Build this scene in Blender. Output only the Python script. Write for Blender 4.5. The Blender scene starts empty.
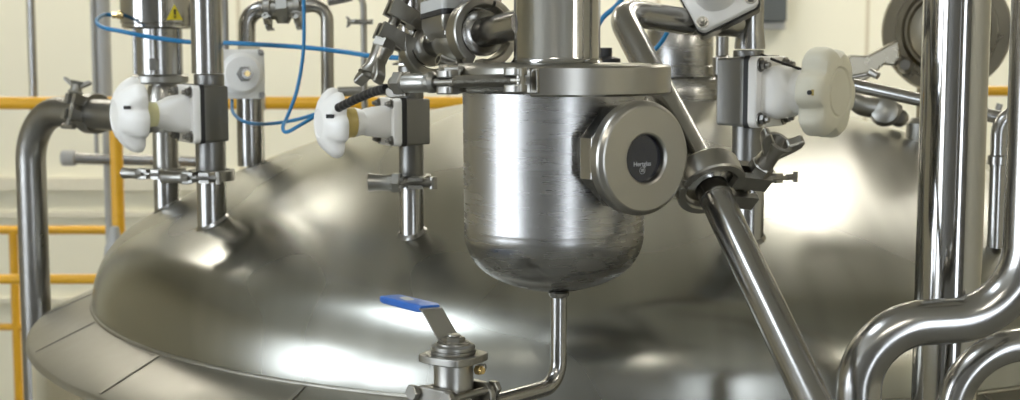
import bpy, bmesh, math, random
from math import pi, sin, cos, tan, sqrt, radians, hypot, atan2
from mathutils import Vector, Matrix
random.seed(7)
C = bpy.context.scene.collection
V = Vector
# ------------------------------------------------------------------ camera frame
F = 1448.0; PITCH = .106; CZ = 2.6
def at(px, py, Y):
    """point of the place seen at that spot of the photograph, Y metres in front of the camera"""
    dx = (px-510)/F; u = (200-py)/F
    d = V((dx, cos(PITCH)+u*sin(PITCH), -sin(PITCH)+u*cos(PITCH)))
    d *= Y/d.y
    return V((d.x, d.y, d.z+CZ))
def zz(py, Y): return at(510, py, Y).z
def mpp(Y): return Y/F
# ------------------------------------------------------------------ materials
def new_mat(name):
    m = bpy.data.materials.new(name); m.use_nodes = True
    nt = m.node_tree; b = nt.nodes['Principled BSDF']
    return m, nt, b
def steel(name, col, rough, aniso=0.0, streak=(1,1,1), sscale=20, bump=.0, rvar=.08, cvar=.10, big=3.0):
    m, nt, b = new_mat(name); N = nt.nodes; Lk = nt.links
    b.inputs['Metallic'].default_value = 1
    tc = N.new('ShaderNodeTexCoord'); mp = N.new('ShaderNodeMapping')
    mp.inputs['Scale'].default_value = streak
    Lk.new(tc.outputs['Object'], mp.inputs['Vector'])
    n1 = N.new('ShaderNodeTexNoise'); n1.inputs['Scale'].default_value = sscale; n1.inputs['Detail'].default_value = 5
    Lk.new(mp.outputs['Vector'], n1.inputs['Vector'])
    n2 = N.new('ShaderNodeTexNoise'); n2.inputs['Scale'].default_value = big; n2.inputs['Detail'].default_value = 4; n2.inputs['Roughness'].default_value = .6
    Lk.new(tc.outputs['Object'], n2.inputs['Vector'])
    mr = N.new('ShaderNodeMapRange'); mr.inputs['From Min'].default_value = .3; mr.inputs['From Max'].default_value = .7
    mr.inputs['To Min'].default_value = max(.03, rough-rvar); mr.inputs['To Max'].default_value = rough+rvar
    mixv = N.new('ShaderNodeMath'); mixv.operation = 'MULTIPLY_ADD'; mixv.inputs[1].default_value = .5
    hm = N.new('ShaderNodeMath'); hm.operation = 'MULTIPLY'; hm.inputs[1].default_value = .5
    Lk.new(n2.outputs['Fac'], hm.inputs[0]); Lk.new(n1.outputs['Fac'], mixv.inputs[0]); Lk.new(hm.outputs[0], mixv.inputs[2])
    Lk.new(mixv.outputs[0], mr.inputs['Value']); Lk.new(mr.outputs[0], b.inputs['Roughness'])
    cr = N.new('ShaderNodeMixRGB'); cr.inputs[1].default_value = (*[c*(1-cvar) for c in col], 1); cr.inputs[2].default_value = (*[min(1, c*(1+cvar)) for c in col], 1)
    Lk.new(mixv.outputs[0], cr.inputs[0]); Lk.new(cr.outputs[0], b.inputs['Base Color'])
    if bump:
        bp = N.new('ShaderNodeBump'); bp.inputs['Strength'].default_value = bump; bp.inputs['Distance'].default_value = .002
        Lk.new(n1.outputs['Fac'], bp.inputs['Height']); Lk.new(bp.outputs[0], b.inputs['Normal'])
    if aniso:
        b.inputs['Anisotropic'].default_value = aniso
        tg = N.new('ShaderNodeTangent'); tg.direction_type = 'RADIAL'; tg.axis = 'Z'
        Lk.new(tg.outputs[0], b.inputs['Tangent'])
    return m
def plain(name, col, rough=.5, spec=.5, var=.06, scale=30, bump=0, sss=0):
    m, nt, b = new_mat(name); N = nt.nodes; Lk = nt.links
    n1 = N.new('ShaderNodeTexNoise'); n1.inputs['Scale'].default_value = scale; n1.inputs['Detail'].default_value = 4
    tc = N.new('ShaderNodeTexCoord'); Lk.new(tc.outputs['Object'], n1.inputs['Vector'])
    cr = N.new('ShaderNodeMixRGB'); cr.inputs[1].default_value = (*[c*(1-var) for c in col], 1); cr.inputs[2].default_value = (*[min(1, c*(1+var)) for c in col], 1)
    Lk.new(n1.outputs['Fac'], cr.inputs[0]); Lk.new(cr.outputs[0], b.inputs['Base Color'])
    b.inputs['Roughness'].default_value = rough; b.inputs['Specular IOR Level'].default_value = spec
    if bump:
        bp = N.new('ShaderNodeBump'); bp.inputs['Strength'].default_value = bump; bp.inputs['Distance'].default_value = .001
        Lk.new(n1.outputs['Fac'], bp.inputs['Height']); Lk.new(bp.outputs[0], b.inputs['Normal'])
    return m
def emit(name, col, s):
    m, nt, b = new_mat(name)
    b.inputs['Base Color'].default_value = (*col, 1); b.inputs['Emission Color'].default_value = (*col, 1); b.inputs['Emission Strength'].default_value = s
    return m
STEEL = (.60, .575, .53)
M = {}
M['pipe'] = steel('polished_steel_tube', (.335, .325, .305), .22, streak=(1, 1, .15), sscale=90, rvar=.05, cvar=.06, big=9)
M['tube'] = steel('mirror_steel_tube', (.37, .36, .34), .11, aniso=.3, streak=(1, 1, .05), sscale=120, rvar=.04, cvar=.05, big=8)
M['vessel'] = steel('brushed_vessel_steel', (.32, .312, .295), .27, aniso=.55, streak=(1, 1, 14), sscale=12, bump=.0, rvar=.02, cvar=.03, big=10)
M['cast'] = steel('cast_steel', (.32, .31, .28), .36, sscale=60, bump=.04, rvar=.08, cvar=.12, big=20)
M['satin'] = steel('satin_steel', (.34, .325, .29), .31, sscale=25, bump=.0, rvar=.03, cvar=.05, big=12)
M['dark'] = steel('dull_dark_steel', (.27, .26, .24), .33, sscale=40, bump=.04, rvar=.08, cvar=.12, big=9)
M['ring'] = steel('cladding_steel', (.32, .305, .26), .42, sscale=30, bump=.03, rvar=.08, cvar=.14, big=5)
M['shell'] = steel('shell_steel', (.55, .54, .51), .14, streak=(1, 1, .2), sscale=10, rvar=.05, cvar=.05, big=4)
M['hatch'] = steel('aged_hatch_steel', (.25, .225, .17), .30, sscale=30, rvar=.06, cvar=.15, big=8)
M['body'] = steel('dull_valve_steel', (.21, .205, .19), .38, sscale=25, rvar=.03, cvar=.06, big=12)
M['white'] = plain('white_plastic', (.80, .78, .73), .38, .5, .04, 25)
M['ivory'] = plain('ivory_plastic', (.72, .69, .56), .42, .5, .04, 25)
M['cream'] = plain('cream_plastic', (.66, .62, .34), .45, .4, .05, 25)
M['amber'] = plain('amber_plastic', (.50, .38, .12), .35, .5, .10, 25)
M['rubber'] = plain('black_rubber', (.018, .017, .016), .5, .4, .2, 60)
M['yellow'] = plain('yellow_paint', (.80, .42, .02), .35, .5, .05, 12)
M['blue'] = plain('blue_hose', (.010, .165, .36), .35, .5, .10, 50)
M['grip'] = plain('blue_grip', (.02, .11, .40), .38, .5, .12, 90, bump=.3)
M['grey'] = plain('grey_enclosure', (.09, .10, .10), .5, .4, .06, 10)
M['lightgrey'] = plain('grey_metal_paint', (.42, .42, .40), .4, .5, .06, 10)
M['brass'] = steel('brass', (.80, .60, .28), .25)
M['green'] = plain('green_band', (.05, .35, .08), .4)
M['print'] = plain('pale_print', (.42, .43, .44), .6)
M['sticker'] = plain('yellow_sticker', (.85, .70, .03), .5)
M['rivet'] = plain('dull_print', (.45, .45, .42), .6)
def dome_material():
    m, nt, b = new_mat('brushed_dome_steel'); N = nt.nodes; Lk = nt.links
    b.inputs['Metallic'].default_value = 1
    tc = N.new('ShaderNodeTexCoord')
    sp = N.new('ShaderNodeSeparateXYZ'); Lk.new(tc.outputs['Object'], sp.inputs[0])
    an = N.new('ShaderNodeMath'); an.operation = 'ARCTAN2'; Lk.new(sp.outputs['Y'], an.inputs[0]); Lk.new(sp.outputs['X'], an.inputs[1])
    ln = N.new('ShaderNodeVectorMath'); ln.operation = 'LENGTH'; Lk.new(tc.outputs['Object'], ln.inputs[0])
    cb = N.new('ShaderNodeCombineXYZ'); 
    s1 = N.new('ShaderNodeMath'); s1.operation = 'MULTIPLY'; s1.inputs[1].default_value = 2.2; Lk.new(an.outputs[0], s1.inputs[0])
    s2 = N.new('ShaderNodeMath'); s2.operation = 'MULTIPLY'; s2.inputs[1].default_value = 45; Lk.new(ln.outputs['Value'], s2.inputs[0])
    Lk.new(s1.outputs[0], cb.inputs[0]); Lk.new(s2.outputs[0], cb.inputs[1])
    n1 = N.new('ShaderNodeTexNoise'); n1.inputs['Scale'].default_value = 1.6; n1.inputs['Detail'].default_value = 3; n1.inputs['Roughness'].default_value = .5
    Lk.new(cb.outputs[0], n1.inputs['Vector'])
    # slanting wipe marks
    mp = N.new('ShaderNodeMapping'); mp.inputs['Rotation'].default_value = (0, 0, radians(50)); mp.inputs['Scale'].default_value = (11, 1.1, 2)
    Lk.new(tc.outputs['Object'], mp.inputs[0])
    n2 = N.new('ShaderNodeTexNoise'); n2.inputs['Scale'].default_value = 1.5; n2.inputs['Detail'].default_value = 1.5; n2.inputs['Roughness'].default_value = .4; n2.inputs['Distortion'].default_value = .15
    Lk.new(mp.outputs[0], n2.inputs['Vector'])
    n3 = N.new('ShaderNodeTexNoise'); n3.inputs['Scale'].default_value = 2.2; n3.inputs['Detail'].default_value = 1
    Lk.new(tc.outputs['Object'], n3.inputs['Vector'])
    a1 = N.new('ShaderNodeMath'); a1.operation = 'ADD'; Lk.new(n1.outputs['Fac'], a1.inputs[0]); Lk.new(n2.outputs['Fac'], a1.inputs[1])
    mr = N.new('ShaderNodeMapRange'); mr.inputs['From Min'].default_value = .3; mr.inputs['From Max'].default_value = .7
    mr.inputs['To Min'].default_value = .22; mr.inputs['To Max'].default_value = .32
    Lk.new(n3.outputs['Fac'], mr.inputs['Value']); Lk.new(mr.outputs[0], b.inputs['Roughness'])
    a2 = N.new('ShaderNodeMath'); a2.operation = 'ADD'; Lk.new(n2.outputs['Fac'], a2.inputs[0]); Lk.new(n3.outputs['Fac'], a2.inputs[1])
    mr2 = N.new('ShaderNodeMapRange'); mr2.inputs['From Min'].default_value = .75; mr2.inputs['From Max'].default_value = 1.25
    Lk.new(a2.outputs[0], mr2.inputs['Value'])
    cr = N.new('ShaderNodeMixRGB'); cr.inputs[1].default_value = (.26, .256, .222, 1); cr.inputs[2].default_value = (.37, .365, .325, 1)
    Lk.new(mr2.outputs[0], cr.inputs[0]); Lk.new(cr.outputs[0], b.inputs['Base Color'])
    b.inputs['Anisotropic'].default_value = .0
    tg = N.new('ShaderNodeTangent'); tg.direction_type = 'RADIAL'; tg.axis = 'Z'; Lk.new(tg.outputs[0], b.inputs['Tangent'])
    return m
M['dome'] = dome_material()
def panel_material(name, col, width, seamcol, off=0.0, axis='X'):
    m, nt, b = new_mat(name); N = nt.nodes; Lk = nt.links
    tc = N.new('ShaderNodeTexCoord'); sp = N.new('ShaderNodeSeparateXYZ'); Lk.new(tc.outputs['Object'], sp.inputs[0])
    a = N.new('ShaderNodeMath'); a.operation = 'ADD'; a.inputs[1].default_value = 100*width+off; Lk.new(sp.outputs[axis], a.inputs[0])
    mo = N.new('ShaderNodeMath'); mo.operation = 'MODULO'; mo.inputs[1].default_value = width; Lk.new(a.outputs[0], mo.inputs[0])
    lt = N.new('ShaderNodeMath'); lt.operation = 'LESS_THAN'; lt.inputs[1].default_value = .022; Lk.new(mo.outputs[0], lt.inputs[0])
    n1 = N.new('ShaderNodeTexNoise'); n1.inputs['Scale'].default_value = 1.2; n1.inputs['Detail'].default_value = 3; Lk.new(tc.outputs['Object'], n1.inputs['Vector'])
    c0 = N.new('ShaderNodeMixRGB'); c0.inputs[1].default_value = (*[c*.95 for c in col], 1); c0.inputs[2].default_value = (*[min(1, c*1.04) for c in col], 1)
    Lk.new(n1.outputs['Fac'], c0.inputs[0])
    c1 = N.new('ShaderNodeMixRGB'); c1.inputs[2].default_value = (*seamcol, 1)
    Lk.new(c0.outputs[0], c1.inputs[1]); Lk.new(lt.outputs[0], c1.inputs[0]); Lk.new(c1.outputs[0], b.inputs['Base Color'])
    b.inputs['Roughness'].default_value = .45
    return m
WALLC = (.90, .87, .71)
M['wall'] = panel_material('cream_wall_panels', WALLC, 1.15, (.66, .60, .44), off=.10)
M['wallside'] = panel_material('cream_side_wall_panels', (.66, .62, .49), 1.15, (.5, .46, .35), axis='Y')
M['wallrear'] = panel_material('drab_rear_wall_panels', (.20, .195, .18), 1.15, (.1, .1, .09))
M['floor'] = plain('grey_floor', (.22, .22, .20), .5, .4, .15, 3)
M['ceil'] = plain('dim_ceiling', (.62, .60, .53), .7, .3, .05, 3)
M['trim'] = plain('pale_trim', (.80, .76, .62), .5)
M['day'] = emit('daylight_pane', (.80, .88, 1.0), 7)
M['sky'] = emit('skylight_pane', (.80, .89, 1.0), 8)
M['lamp'] = emit('warm_lamp', (1.0, .96, .87), 30)
# ------------------------------------------------------------------ object plumbing
ORG = {}
def _props(o, label, cat, group, kind):
    if label: o['label'] = label
    if cat: o['category'] = cat
    if group: o['group'] = group
    if kind: o['kind'] = kind
def thing(name, label, cat, loc, group=None):
    o = bpy.data.objects.new(name, None); C.objects.link(o); o.location = loc; o.empty_display_size = .05
    ORG[o] = V(loc); _props(o, label, cat, group, None); return o
def obj(name, bm, mat, parent=None, label=None, cat=None, group=None, kind=None, bevel=0, angle=38, origin=None):
    bmesh.ops.recalc_face_normals(bm, faces=bm.faces)
    me = bpy.data.meshes.new(name)
    if parent is not None: org = ORG[parent]
    elif origin is not None: org = V(origin)
    else:
        xs = [v.co for v in bm.verts]
        org = V(((min(v.x for v in xs)+max(v.x for v in xs))/2, (min(v.y for v in xs)+max(v.y for v in xs))/2, min(v.z for v in xs)))
    bmesh.ops.translate(bm, verts=bm.verts, vec=-org)
    bm.to_mesh(me); bm.free()
    for p in me.polygons: p.use_smooth = True
    me.set_sharp_from_angle(angle=radians(angle))
    me.materials.append(mat)
    o = bpy.data.objects.new(name, me); C.objects.link(o)
    if parent is not None: o.parent = parent
    else: o.location = org
    ORG[o] = org
    _props(o, label, cat, group, kind)
    if bevel:
        md = o.modifiers.new('bevel', 'BEVEL'); md.width = bevel; md.segments = 2; md.limit_method = 'ANGLE'; md.angle_limit = radians(40); md.harden_normals = True
    return o
# ------------------------------------------------------------------ mesh helpers (all add to a bmesh, world coordinates)
def frame(d, up=None):
    w = V(d).normalized()
    h = V(up) if up is not None else (V((0, 0, 1)) if abs(w.z) < .95 else V((0, 1, 0)))
    u = h.cross(w); 
    if u.length < 1e-6: u = V((1, 0, 0)).cross(w)
    u.normalize(); v = w.cross(u)
    return u, v, w
def lathe(bm, p, d, prof, n=40, a0=0, a1=2*pi, up=None, mod=None, close=False):
    """prof: (radius, distance along d); mod(angle, r, t) may reshape the radius; an arc leaves flat ends that are capped"""
    u, v, w = frame(d, up); p = V(p)
    full = abs(a1-a0) >= 2*pi-1e-6
    cols = []
    cnt = n if full else n+1
    poles = {}
    for i in range(cnt):
        a = a0+(a1-a0)*i/n; col = []
        for k, (r, t) in enumerate(prof):
            if r < 1e-7 and full:
                if k not in poles: poles[k] = bm.verts.new(p+w*t)
                col.append(poles[k]); continue
            rr = mod(a, r, t) if mod else r
            col.append(bm.verts.new(p+w*t+(u*cos(a)+v*sin(a))*rr))
        cols.append(col)
    m = len(prof)
    for i in range(n):
        A = cols[i]; B = cols[(i+1) % cnt]
        for k in range(m if close else m-1):
            k2 = (k+1) % m
            q = [A[k], A[k2], B[k2], B[k]]; q2 = []
            for x in q:
                if x not in q2: q2.append(x)
            if len(q2) > 2:
                try: bm.faces.new(q2)
                except ValueError: pass
    if not full and m > 2:
        for col in (cols[0], cols[-1]):
            try: bm.faces.new(col)
            except ValueError: pass
def cyl(bm, a, b, r, n=24, r2=None, ch=0):
    a = V(a); b = V(b); L = (b-a).length; r2 = r if r2 is None else r2
    if ch: prof = [(0, 0), (r-ch, 0), (r, ch), (r2, L-ch), (r2-ch, L), (0, L)]
    else: prof = [(0, 0), (r, 0), (r2, L), (0, L)]
    lathe(bm, a, b-a, prof, n)
def fillet(pts, R, seg=12):
    pts = [V(p) for p in pts]; out = [pts[0]]
    for i in range(1, len(pts)-1):
        a, b, c = pts[i-1], pts[i], pts[i+1]; r = R[i-1] if isinstance(R, (list, tuple)) else R
        d1 = (a-b).normalized(); d2 = (c-b).normalized(); ang = d1.angle(d2)
        if ang > pi-.02 or r <= 0: out.append(b); continue
        tl = min(r/tan(ang/2), (a-b).length*.49 if i > 1 else (a-b).length*.95, (c-b).length*.49 if i < len(pts)-2 else (c-b).length*.95); rr = tl*tan(ang/2)
        cen = b+(d1+d2).normalized()*(rr/sin(ang/2))
        s = b+d1*tl-cen; e = b+d2*tl-cen; tot = s.angle(e); ax = s.cross(e).normalized()
        for k in range(seg+1): out.append(cen+Matrix.Rotation(tot*k/seg, 3, ax) @ s)
    out.append(pts[-1]); return out
def smooth(pts, n=10):
    pts = [V(p) for p in pts]; P = [pts[0]*2-pts[1]]+pts+[pts[-1]*2-pts[-2]]; out = []
    for i in range(1, len(P)-2):
        for k in range(n):
            t = k/n; a, b, c, d = P[i-1], P[i], P[i+1], P[i+2]
            out.append(.5*((2*b)+(c-a)*t+(2*a-5*b+4*c-d)*t*t+(-a+3*b-3*c+d)*t**3))
    out.append(pts[-1]); return out
def sweep(bm, pts, r, n=20):
    pts = [V(p) for p in pts]; T = []
    for i in range(len(pts)):
        a = pts[max(i-1, 0)]; b = pts[min(i+1, len(pts)-1)]; T.append((b-a).normalized())
    u, v, w = frame(T[0]); rings = []
    for i, p in enumerate(pts):
        if i:
            ax = T[i-1].cross(T[i])
            if ax.length > 1e-8: u = Matrix.Rotation(T[i-1].angle(T[i]), 3, ax.normalized()) @ u
        vv = T[i].cross(u).normalized(); u = vv.cross(T[i]).normalized()
        rr = r(i/(len(pts)-1)) if callable(r) else r
        rings.append([bm.verts.new(p+(u*cos(2*pi*k/n)+vv*sin(2*pi*k/n))*rr) for k in range(n)])
    for A, B in zip(rings, rings[1:]):
        for k in range(n): bm.faces.new((A[k], A[(k+1) % n], B[(k+1) % n], B[k]))
    bm.faces.new(rings[0]); bm.faces.new(rings[-1])
def box(bm, c, size, X=(1, 0, 0), Y=None, Z=(0, 0, 1)):
    X = V(X).normalized(); Z = V(Z); Z = (Z-X*Z.dot(X)).normalized(); Y = Z.cross(X)
    c = V(c); vs = []
    for i in (-1, 1):
        for j in (-1, 1):
            for k in (-1, 1): vs.append(bm.verts.new(c+X*size[0]/2*i+Y*size[1]/2*j+Z*size[2]/2*k))
    for f in ((0, 1, 3, 2), (4, 6, 7, 5), (0, 4, 5, 1), (2, 3, 7, 6), (0, 2, 6, 4), (1, 5, 7, 3)): bm.faces.new([vs[i] for i in f])
def loft(bm, sections):
    """sections: lists of points with equal counts; capped"""
    R = [[bm.verts.new(p) for p in s] for s in sections]; n = len(R[0])
    for A, B in zip(R, R[1:]):
        for k in range(n): bm.faces.new((A[k], A[(k+1) % n], B[(k+1) % n], B[k]))
    bm.faces.new(R[0]); bm.faces.new(R[-1])
def rsq(c, X, Y, a, b, rad, seg=6):
    """rounded rectangle, half sizes a b"""
    out = []; rad = min(rad, a*.999, b*.999)
    for q, (sx, sy) in enumerate(((1, 1), (-1, 1), (-1, -1), (1, -1))):
        for k in range(seg+1):
            t = pi/2*q+pi/2*k/seg
            out.append(V(c)+X*(sx*(a-rad)+rad*cos(t))+Y*(sy*(b-rad)+rad*sin(t)))
    return out
def prism(bm, outline, p, X, Y, th):
    X = V(X).normalized(); Y = V(Y); Y = (Y-X*Y.dot(X)).normalized(); W = X.cross(Y); p = V(p)
    loft(bm, [[p+X*a+Y*b-W*th/2 for a, b in outline], [p+X*a+Y*b+W*th/2 for a, b in outline]])
def hexa(bm, a, b, r, n=6, rot=0, up=None):
    u, v, w = frame(V(b)-V(a), up)
    L = (V(b)-V(a)).length; c = r*.12
    S = []
    for rr, t in ((r-c, 0), (r, c), (r, L-c), (r-c, L)):
        S.append([V(a)+w*t+(u*cos(rot+2*pi*k/n)+v*sin(rot+2*pi*k/n))*rr for k in range(n)])
    loft(bm, S)
# ------------------------------------------------------------------ fittings
def winged_nut(parent, p, d, length, r, wing_dir, mat, wings=True, cast=None):
    """barrel nut screwed on a clamp bolt, with two flared wings at its outer end"""
    d = V(d).normalized(); bm = bmesh.new()
    hexa(bm, V(p), V(p)+d*length*.28, r*1.12, up=wing_dir)
    lathe(bm, V(p), d, [(0, length*.2), (r*.98, length*.2), (r*.86, length*.45), (r*.86, length*.75), (r*(1.25 if wings else .98), length), (r*(.9 if wings else .6), length), (r*.6, length*.80), (0, length*.80)], 24)
    nut = obj('barrel_nut', bm, mat, parent)
    if wings:
        wd = V(wing_dir); wd = (wd-d*wd.dot(d)).normalized()
        for s in (-1, 1):
            bm = bmesh.new()
            o = [(r*.6, length*.50), (r*1.25, length*.72), (r*1.75, length*.88), (r*2.1, length*1.04), (r*2.1, length*1.20), (r*1.75, length*1.26), (r*1.3, length*1.14), (r*.7, length*1.02)]
            prism(bm, o, V(p), wd*s, d, r*1.05)
            obj('wing', bm, mat, nut, bevel=r*.22)
    return nut
def clamp(label, c, axis, R, s, t, w=.016, bar=.03, nr=.0075, wings=False, wd=None, shift=0.0, mat='cast', group='tri-clamps on the pipework', ferrule=None, lug=1.0, cat='pipe clamp', name='pipe_clamp', bolt_extra=.012):
    """two-jaw ring clamp around a pipe. s: from the axis to the bolt; t: along the bolt towards the nut"""
    axis = V(axis).normalized(); c = V(c)
    s = V(s); s = (s-axis*s.dot(axis)).normalized()
    t0 = axis.cross(s).normalized(); t = t0 if V(t).dot(t0) > 0 else -t0
    T = thing(name, label, cat, c, group)
    m = M[mat]
    def jaw(sign):
        bm = bmesh.new()
        a = .16
        u, v, ww = frame(axis, s)      # v ~ s
        base = atan2(s.dot(v), s.dot(u)); sg = 1 if (u*cos(base+pi/2)+v*sin(base+pi/2)).dot(t) > 0 else -1
        prof = [(R*.74, -w*.40), (R*.79, -w*.5), (R*.965, -w*.5), (R, -w*.42), (R, w*.42), (R*.965, w*.5), (R*.79, w*.5), (R*.74, w*.40)]
        A0 = base+sg*sign*a; A1 = base+sg*sign*(pi-.05)
        lathe(bm, c, axis, prof, 24, A0, A1, up=s, close=True)
        # forked lug at the bolt end
        q = c+s*(R+nr*.75*lug)+t*sign*(R*.16+nr*.7)
        for k in (-1, 1):
            box(bm, q+axis*k*(w*.34)-s*nr*.5, (nr*1.5, nr*2.9*lug, w*.30), X=t, Z=axis)
        return obj('jaw', bm, m, T, angle=20)
    jaw(1); jaw(-1)
    q = c-s*(R+.001)
    bm = bmesh.new(); box(bm, q, (R*.42, R*.24, w*.9), X=t, Z=axis); cyl(bm, q-axis*w*.72-s*R*.05, q+axis*w*.72-s*R*.05, R*.09, 12)
    obj('hinge', bm, m, T, bevel=.0012)
    bc = c+s*(R+nr*.9*lug)
    bm = bmesh.new(); back = -(R*.16+nr*1.6+bolt_extra)
    cyl(bm, bc+t*back, bc+t*(R*.16+nr+bar*.7), nr*.45, 14)
    for k in range(int(bar*600)):
        pt = bc+t*(back+k*.0016+.001)
        if k*.0016 > -back: break
        lathe(bm, pt, t, [(nr*.44, 0), (nr*.54, .0005), (nr*.44, .0010)], 12)
    cyl(bm, bc+t*back-axis*w*.55, bc+t*back+axis*w*.55, nr*.42, 12)
    obj('bolt', bm, M['satin'], T)
    winged_nut(T, bc+t*(R*.16+nr*1.5+shift), t, bar, nr, wd if wd is not None else axis, m, wings)
    return T
def bolt_head(parent, p, d, r, name='bolt', mat='satin', washer=True, stud=True):
    bm = bmesh.new(); d = V(d).normalized(); p = V(p)
    if washer: cyl(bm, p, p+d*r*.35, r*1.5, 18)
    hexa(bm, p+d*r*.35, p+d*r*1.35, r*1.1)
    if stud: cyl(bm, p+d*r*1.35, p+d*r*2.3, r*.6, 12, ch=r*.15)
    return obj(name, bm, M[mat], parent)
def handwheel(parent, p, d, R, T, mat, up=(0, 0, 1), lobes=6, hub=.35, depth=.20, rot=0.0, cup=False):
    def mod(a, r, t):
        if r < .52*R: return r
        k = (r/R-.52)/.48
        x = .5-.5*cos(lobes*(a+rot)); x = x**3
        return r*(1-depth*k*x)
    if cup: prof = [(0, 0), (hub*R, 0), (hub*R, T*.10), (R*.62, T*.16), (R*.93, T*.05), (R*.985, T*.10), (R, T*.24), (R*.96, T*.42), (R*.86, T*.62), (R*.70, T*.82), (R*.52, T*.94), (R*.40, T*.99), (R*.385, T*.965), (R*.2, T*.97), (0, T*.97)]
    else: prof = [(0, 0), (hub*R, 0), (hub*R*1.05, T*.06), (R*.90, T*.10), (R*.97, T*.16), (R, T*.28), (R, T*.62), (R*.97, T*.78), (R*.88, T*.92), (R*.74, T*.99), (R*.57, T*1.0), (R*.53, T*.95), (R*.50, T*.95), (R*.47, T*1.0), (0, T*1.0)]
    bm = bmesh.new(); lathe(bm, p, d, prof, 120, up=up, mod=mod)
    return obj('handwheel', bm, M[mat], parent, angle=30)
def slot_mark(parent, p, n, a, sz, dark='rubber'):
    """small recessed pocket with a screw in the handwheel"""
    bm = bmesh.new(); box(bm, p, (sz*1.8, sz*.8, sz*.3), X=a, Z=n); w = obj('pocket', bm, M['cast'], parent, bevel=sz*.1)
    return w
def dvalve(label, x, y, zb, zm, zt, r, b, fs, off, lb, lc, R, T, group, wmat='white', cmat='cream', cup=True, rot=0.0, hub=.35, wheelmat='white', back=.02, collar_r=.46, fat=1.0, topring=False):
    """hand-operated diaphragm valve on a vertical line"""
    b = V(b).normalized(); t = V((0, 0, 1)).cross(b).normalized(); z = V((0, 0, 1)); c = V((x, y, zm))
    O = thing('diaphragm_valve', label, 'valve', V((x, y, zb)), group)
    bm = bmesh.new()
    cyl(bm, (x, y, zb), (x, y, zt), r, 40)
    loft(bm, [rsq(c-b*back, t, z, fs*.80, fs*.95, fs*.10), rsq(c+b*off*.2, t, z, fs*.86, fs*.97, fs*.10), rsq(c+b*off*.55, t, z, fs*.94, fs*.98, fs*.12), rsq(c+b*off, t, z, fs*.96, fs*.98, fs*.12)])
    for zq in ((zb, zt) if topring else (zb,)):
        lathe(bm, (x, y, zq), (0, 0, 1 if zq == zb else -1), [(0, 0), (r*1.5, 0), (r*1.5, .003), (r*1.1, .0065), (r, .0065)], 40)
    obj('valve_body', bm, M['body'], O, bevel=.0015)
    g = c+b*off
    bm = bmesh.new(); loft(bm, [rsq(g, t, z, fs*.99, fs*1.01, fs*.15), rsq(g+b*.008, t, z, fs*.99, fs*1.01, fs*.15)]); obj('diaphragm_gasket', bm, M['rubber'], O)
    g = g+b*.008; th = .013
    bm = bmesh.new()
    circ = lambda rr, q: [q+t*rr*cos(a)+z*rr*sin(a) for a in [pi/2*qq+pi/2*k/6+0 for qq in range(4) for k in range(7)]]
    def blend(f, q, a, bb):  # from rounded square to circle
        S = rsq(q, t, z, a, a, a*.35); Cc = circ(bb, q)
        return [S[i].lerp(Cc[i], f) for i in range(len(S))]
    e = .002
    loft(bm, [rsq(g, t, z, fs*.99, fs*.99, fs*.22), rsq(g+b*(th-e), t, z, fs*.99, fs*.99, fs*.22), rsq(g+b*th, t, z, fs*.96, fs*.96, fs*.2)])
    g2 = g+b*th
    loft(bm, [blend(0, g2-b*.002, fs*.66, fs*.6), blend(.25, g2+b*lb*.35, fs*.63*fat, fs*.60*fat), blend(.7, g2+b*lb*.62, fs*.60*fat, fs*.56*fat), blend(1, g2+b*lb*.74, fs*.5*fat, fs*.52*fat), blend(1, g2+b*lb, fs*.5, fs*collar_r)])
    obj('bonnet', bm, M[wmat], O)
    for sy in (-1, 1):
        for sz in (-1, 1): bolt_head(O, g2+t*sy*fs*.76+z*sz*fs*.76, b, fs*.135, mat='dark')
    g3 = g2+b*lb
    bm = bmesh.new(); cyl(bm, g3, g3+b*lc, fs*collar_r, 40, ch=.001); cyl(bm, g3+b*lc*.4, g3+b*lc*.5, fs*collar_r*1.03, 40); obj('indicator_collar', bm, M[cmat], O, label=None)
    g4 = g3+b*lc
    hw = handwheel(O, g4, b, R, T, wheelmat, cup=cup, rot=rot, hub=hub)
    return O, g4, b, t, hw
# ------------------------------------------------------------------ the room
def bxs(name, lo, hi, mat, **k):
    bm = bmesh.new(); box(bm, [(a+b)/2 for a, b in zip(lo, hi)], [b-a for a, b in zip(lo, hi)]); return obj(name, bm, M[mat], kind='structure', **k)
XL, XR, YB, YF, ZC = -6.0, 5.5, 8.0, -5.0, 5.2
bxs('floor', (XL-.2, YF-.2, -.2), (XR+.2, YB+.2, 0), 'floor')
bxs('ceiling', (XL-.2, YF-.2, ZC), (XR+.2, YB+.2, ZC+.2), 'ceil')
bxs('wall_back', (XL-.2, YB, 0), (XR+.2, YB+.2, ZC), 'wall')
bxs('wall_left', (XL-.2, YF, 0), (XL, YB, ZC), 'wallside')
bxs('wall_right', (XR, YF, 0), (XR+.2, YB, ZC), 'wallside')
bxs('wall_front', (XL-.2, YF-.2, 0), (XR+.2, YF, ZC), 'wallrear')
zt = zz(186, YB); bxs('trim_1', (XL, YB-.05, zt-.02), (XR, YB, zt+.05), 'trim')
zt = zz(214, YB); bxs('trim_2', (XL, YB-.03, zt-.015), (XR, YB, zt+.015), 'trim')
zt = zz(300, YB); bxs('trim_3', (XL, YB-.03, zt-.015), (XR, YB, zt+.015), 'trim')
def window(n, lo, hi, mat):
    w = bxs('window_%d' % n, lo, hi, mat)
    return w
window(1, (XL, -4.0, 1.0), (XL+.04, -2.3, 4.2), 'day')
window(2, (XL, -1.3, 1.2), (XL+.04, .3, 4.6), 'day')
window(3, (1.75, YF, .6), (2.5, YF+.04, 4.4), 'day')
window(4, (-2.3, .6, ZC-.04), (-1.5, 2.1, ZC), 'sky')
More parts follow.
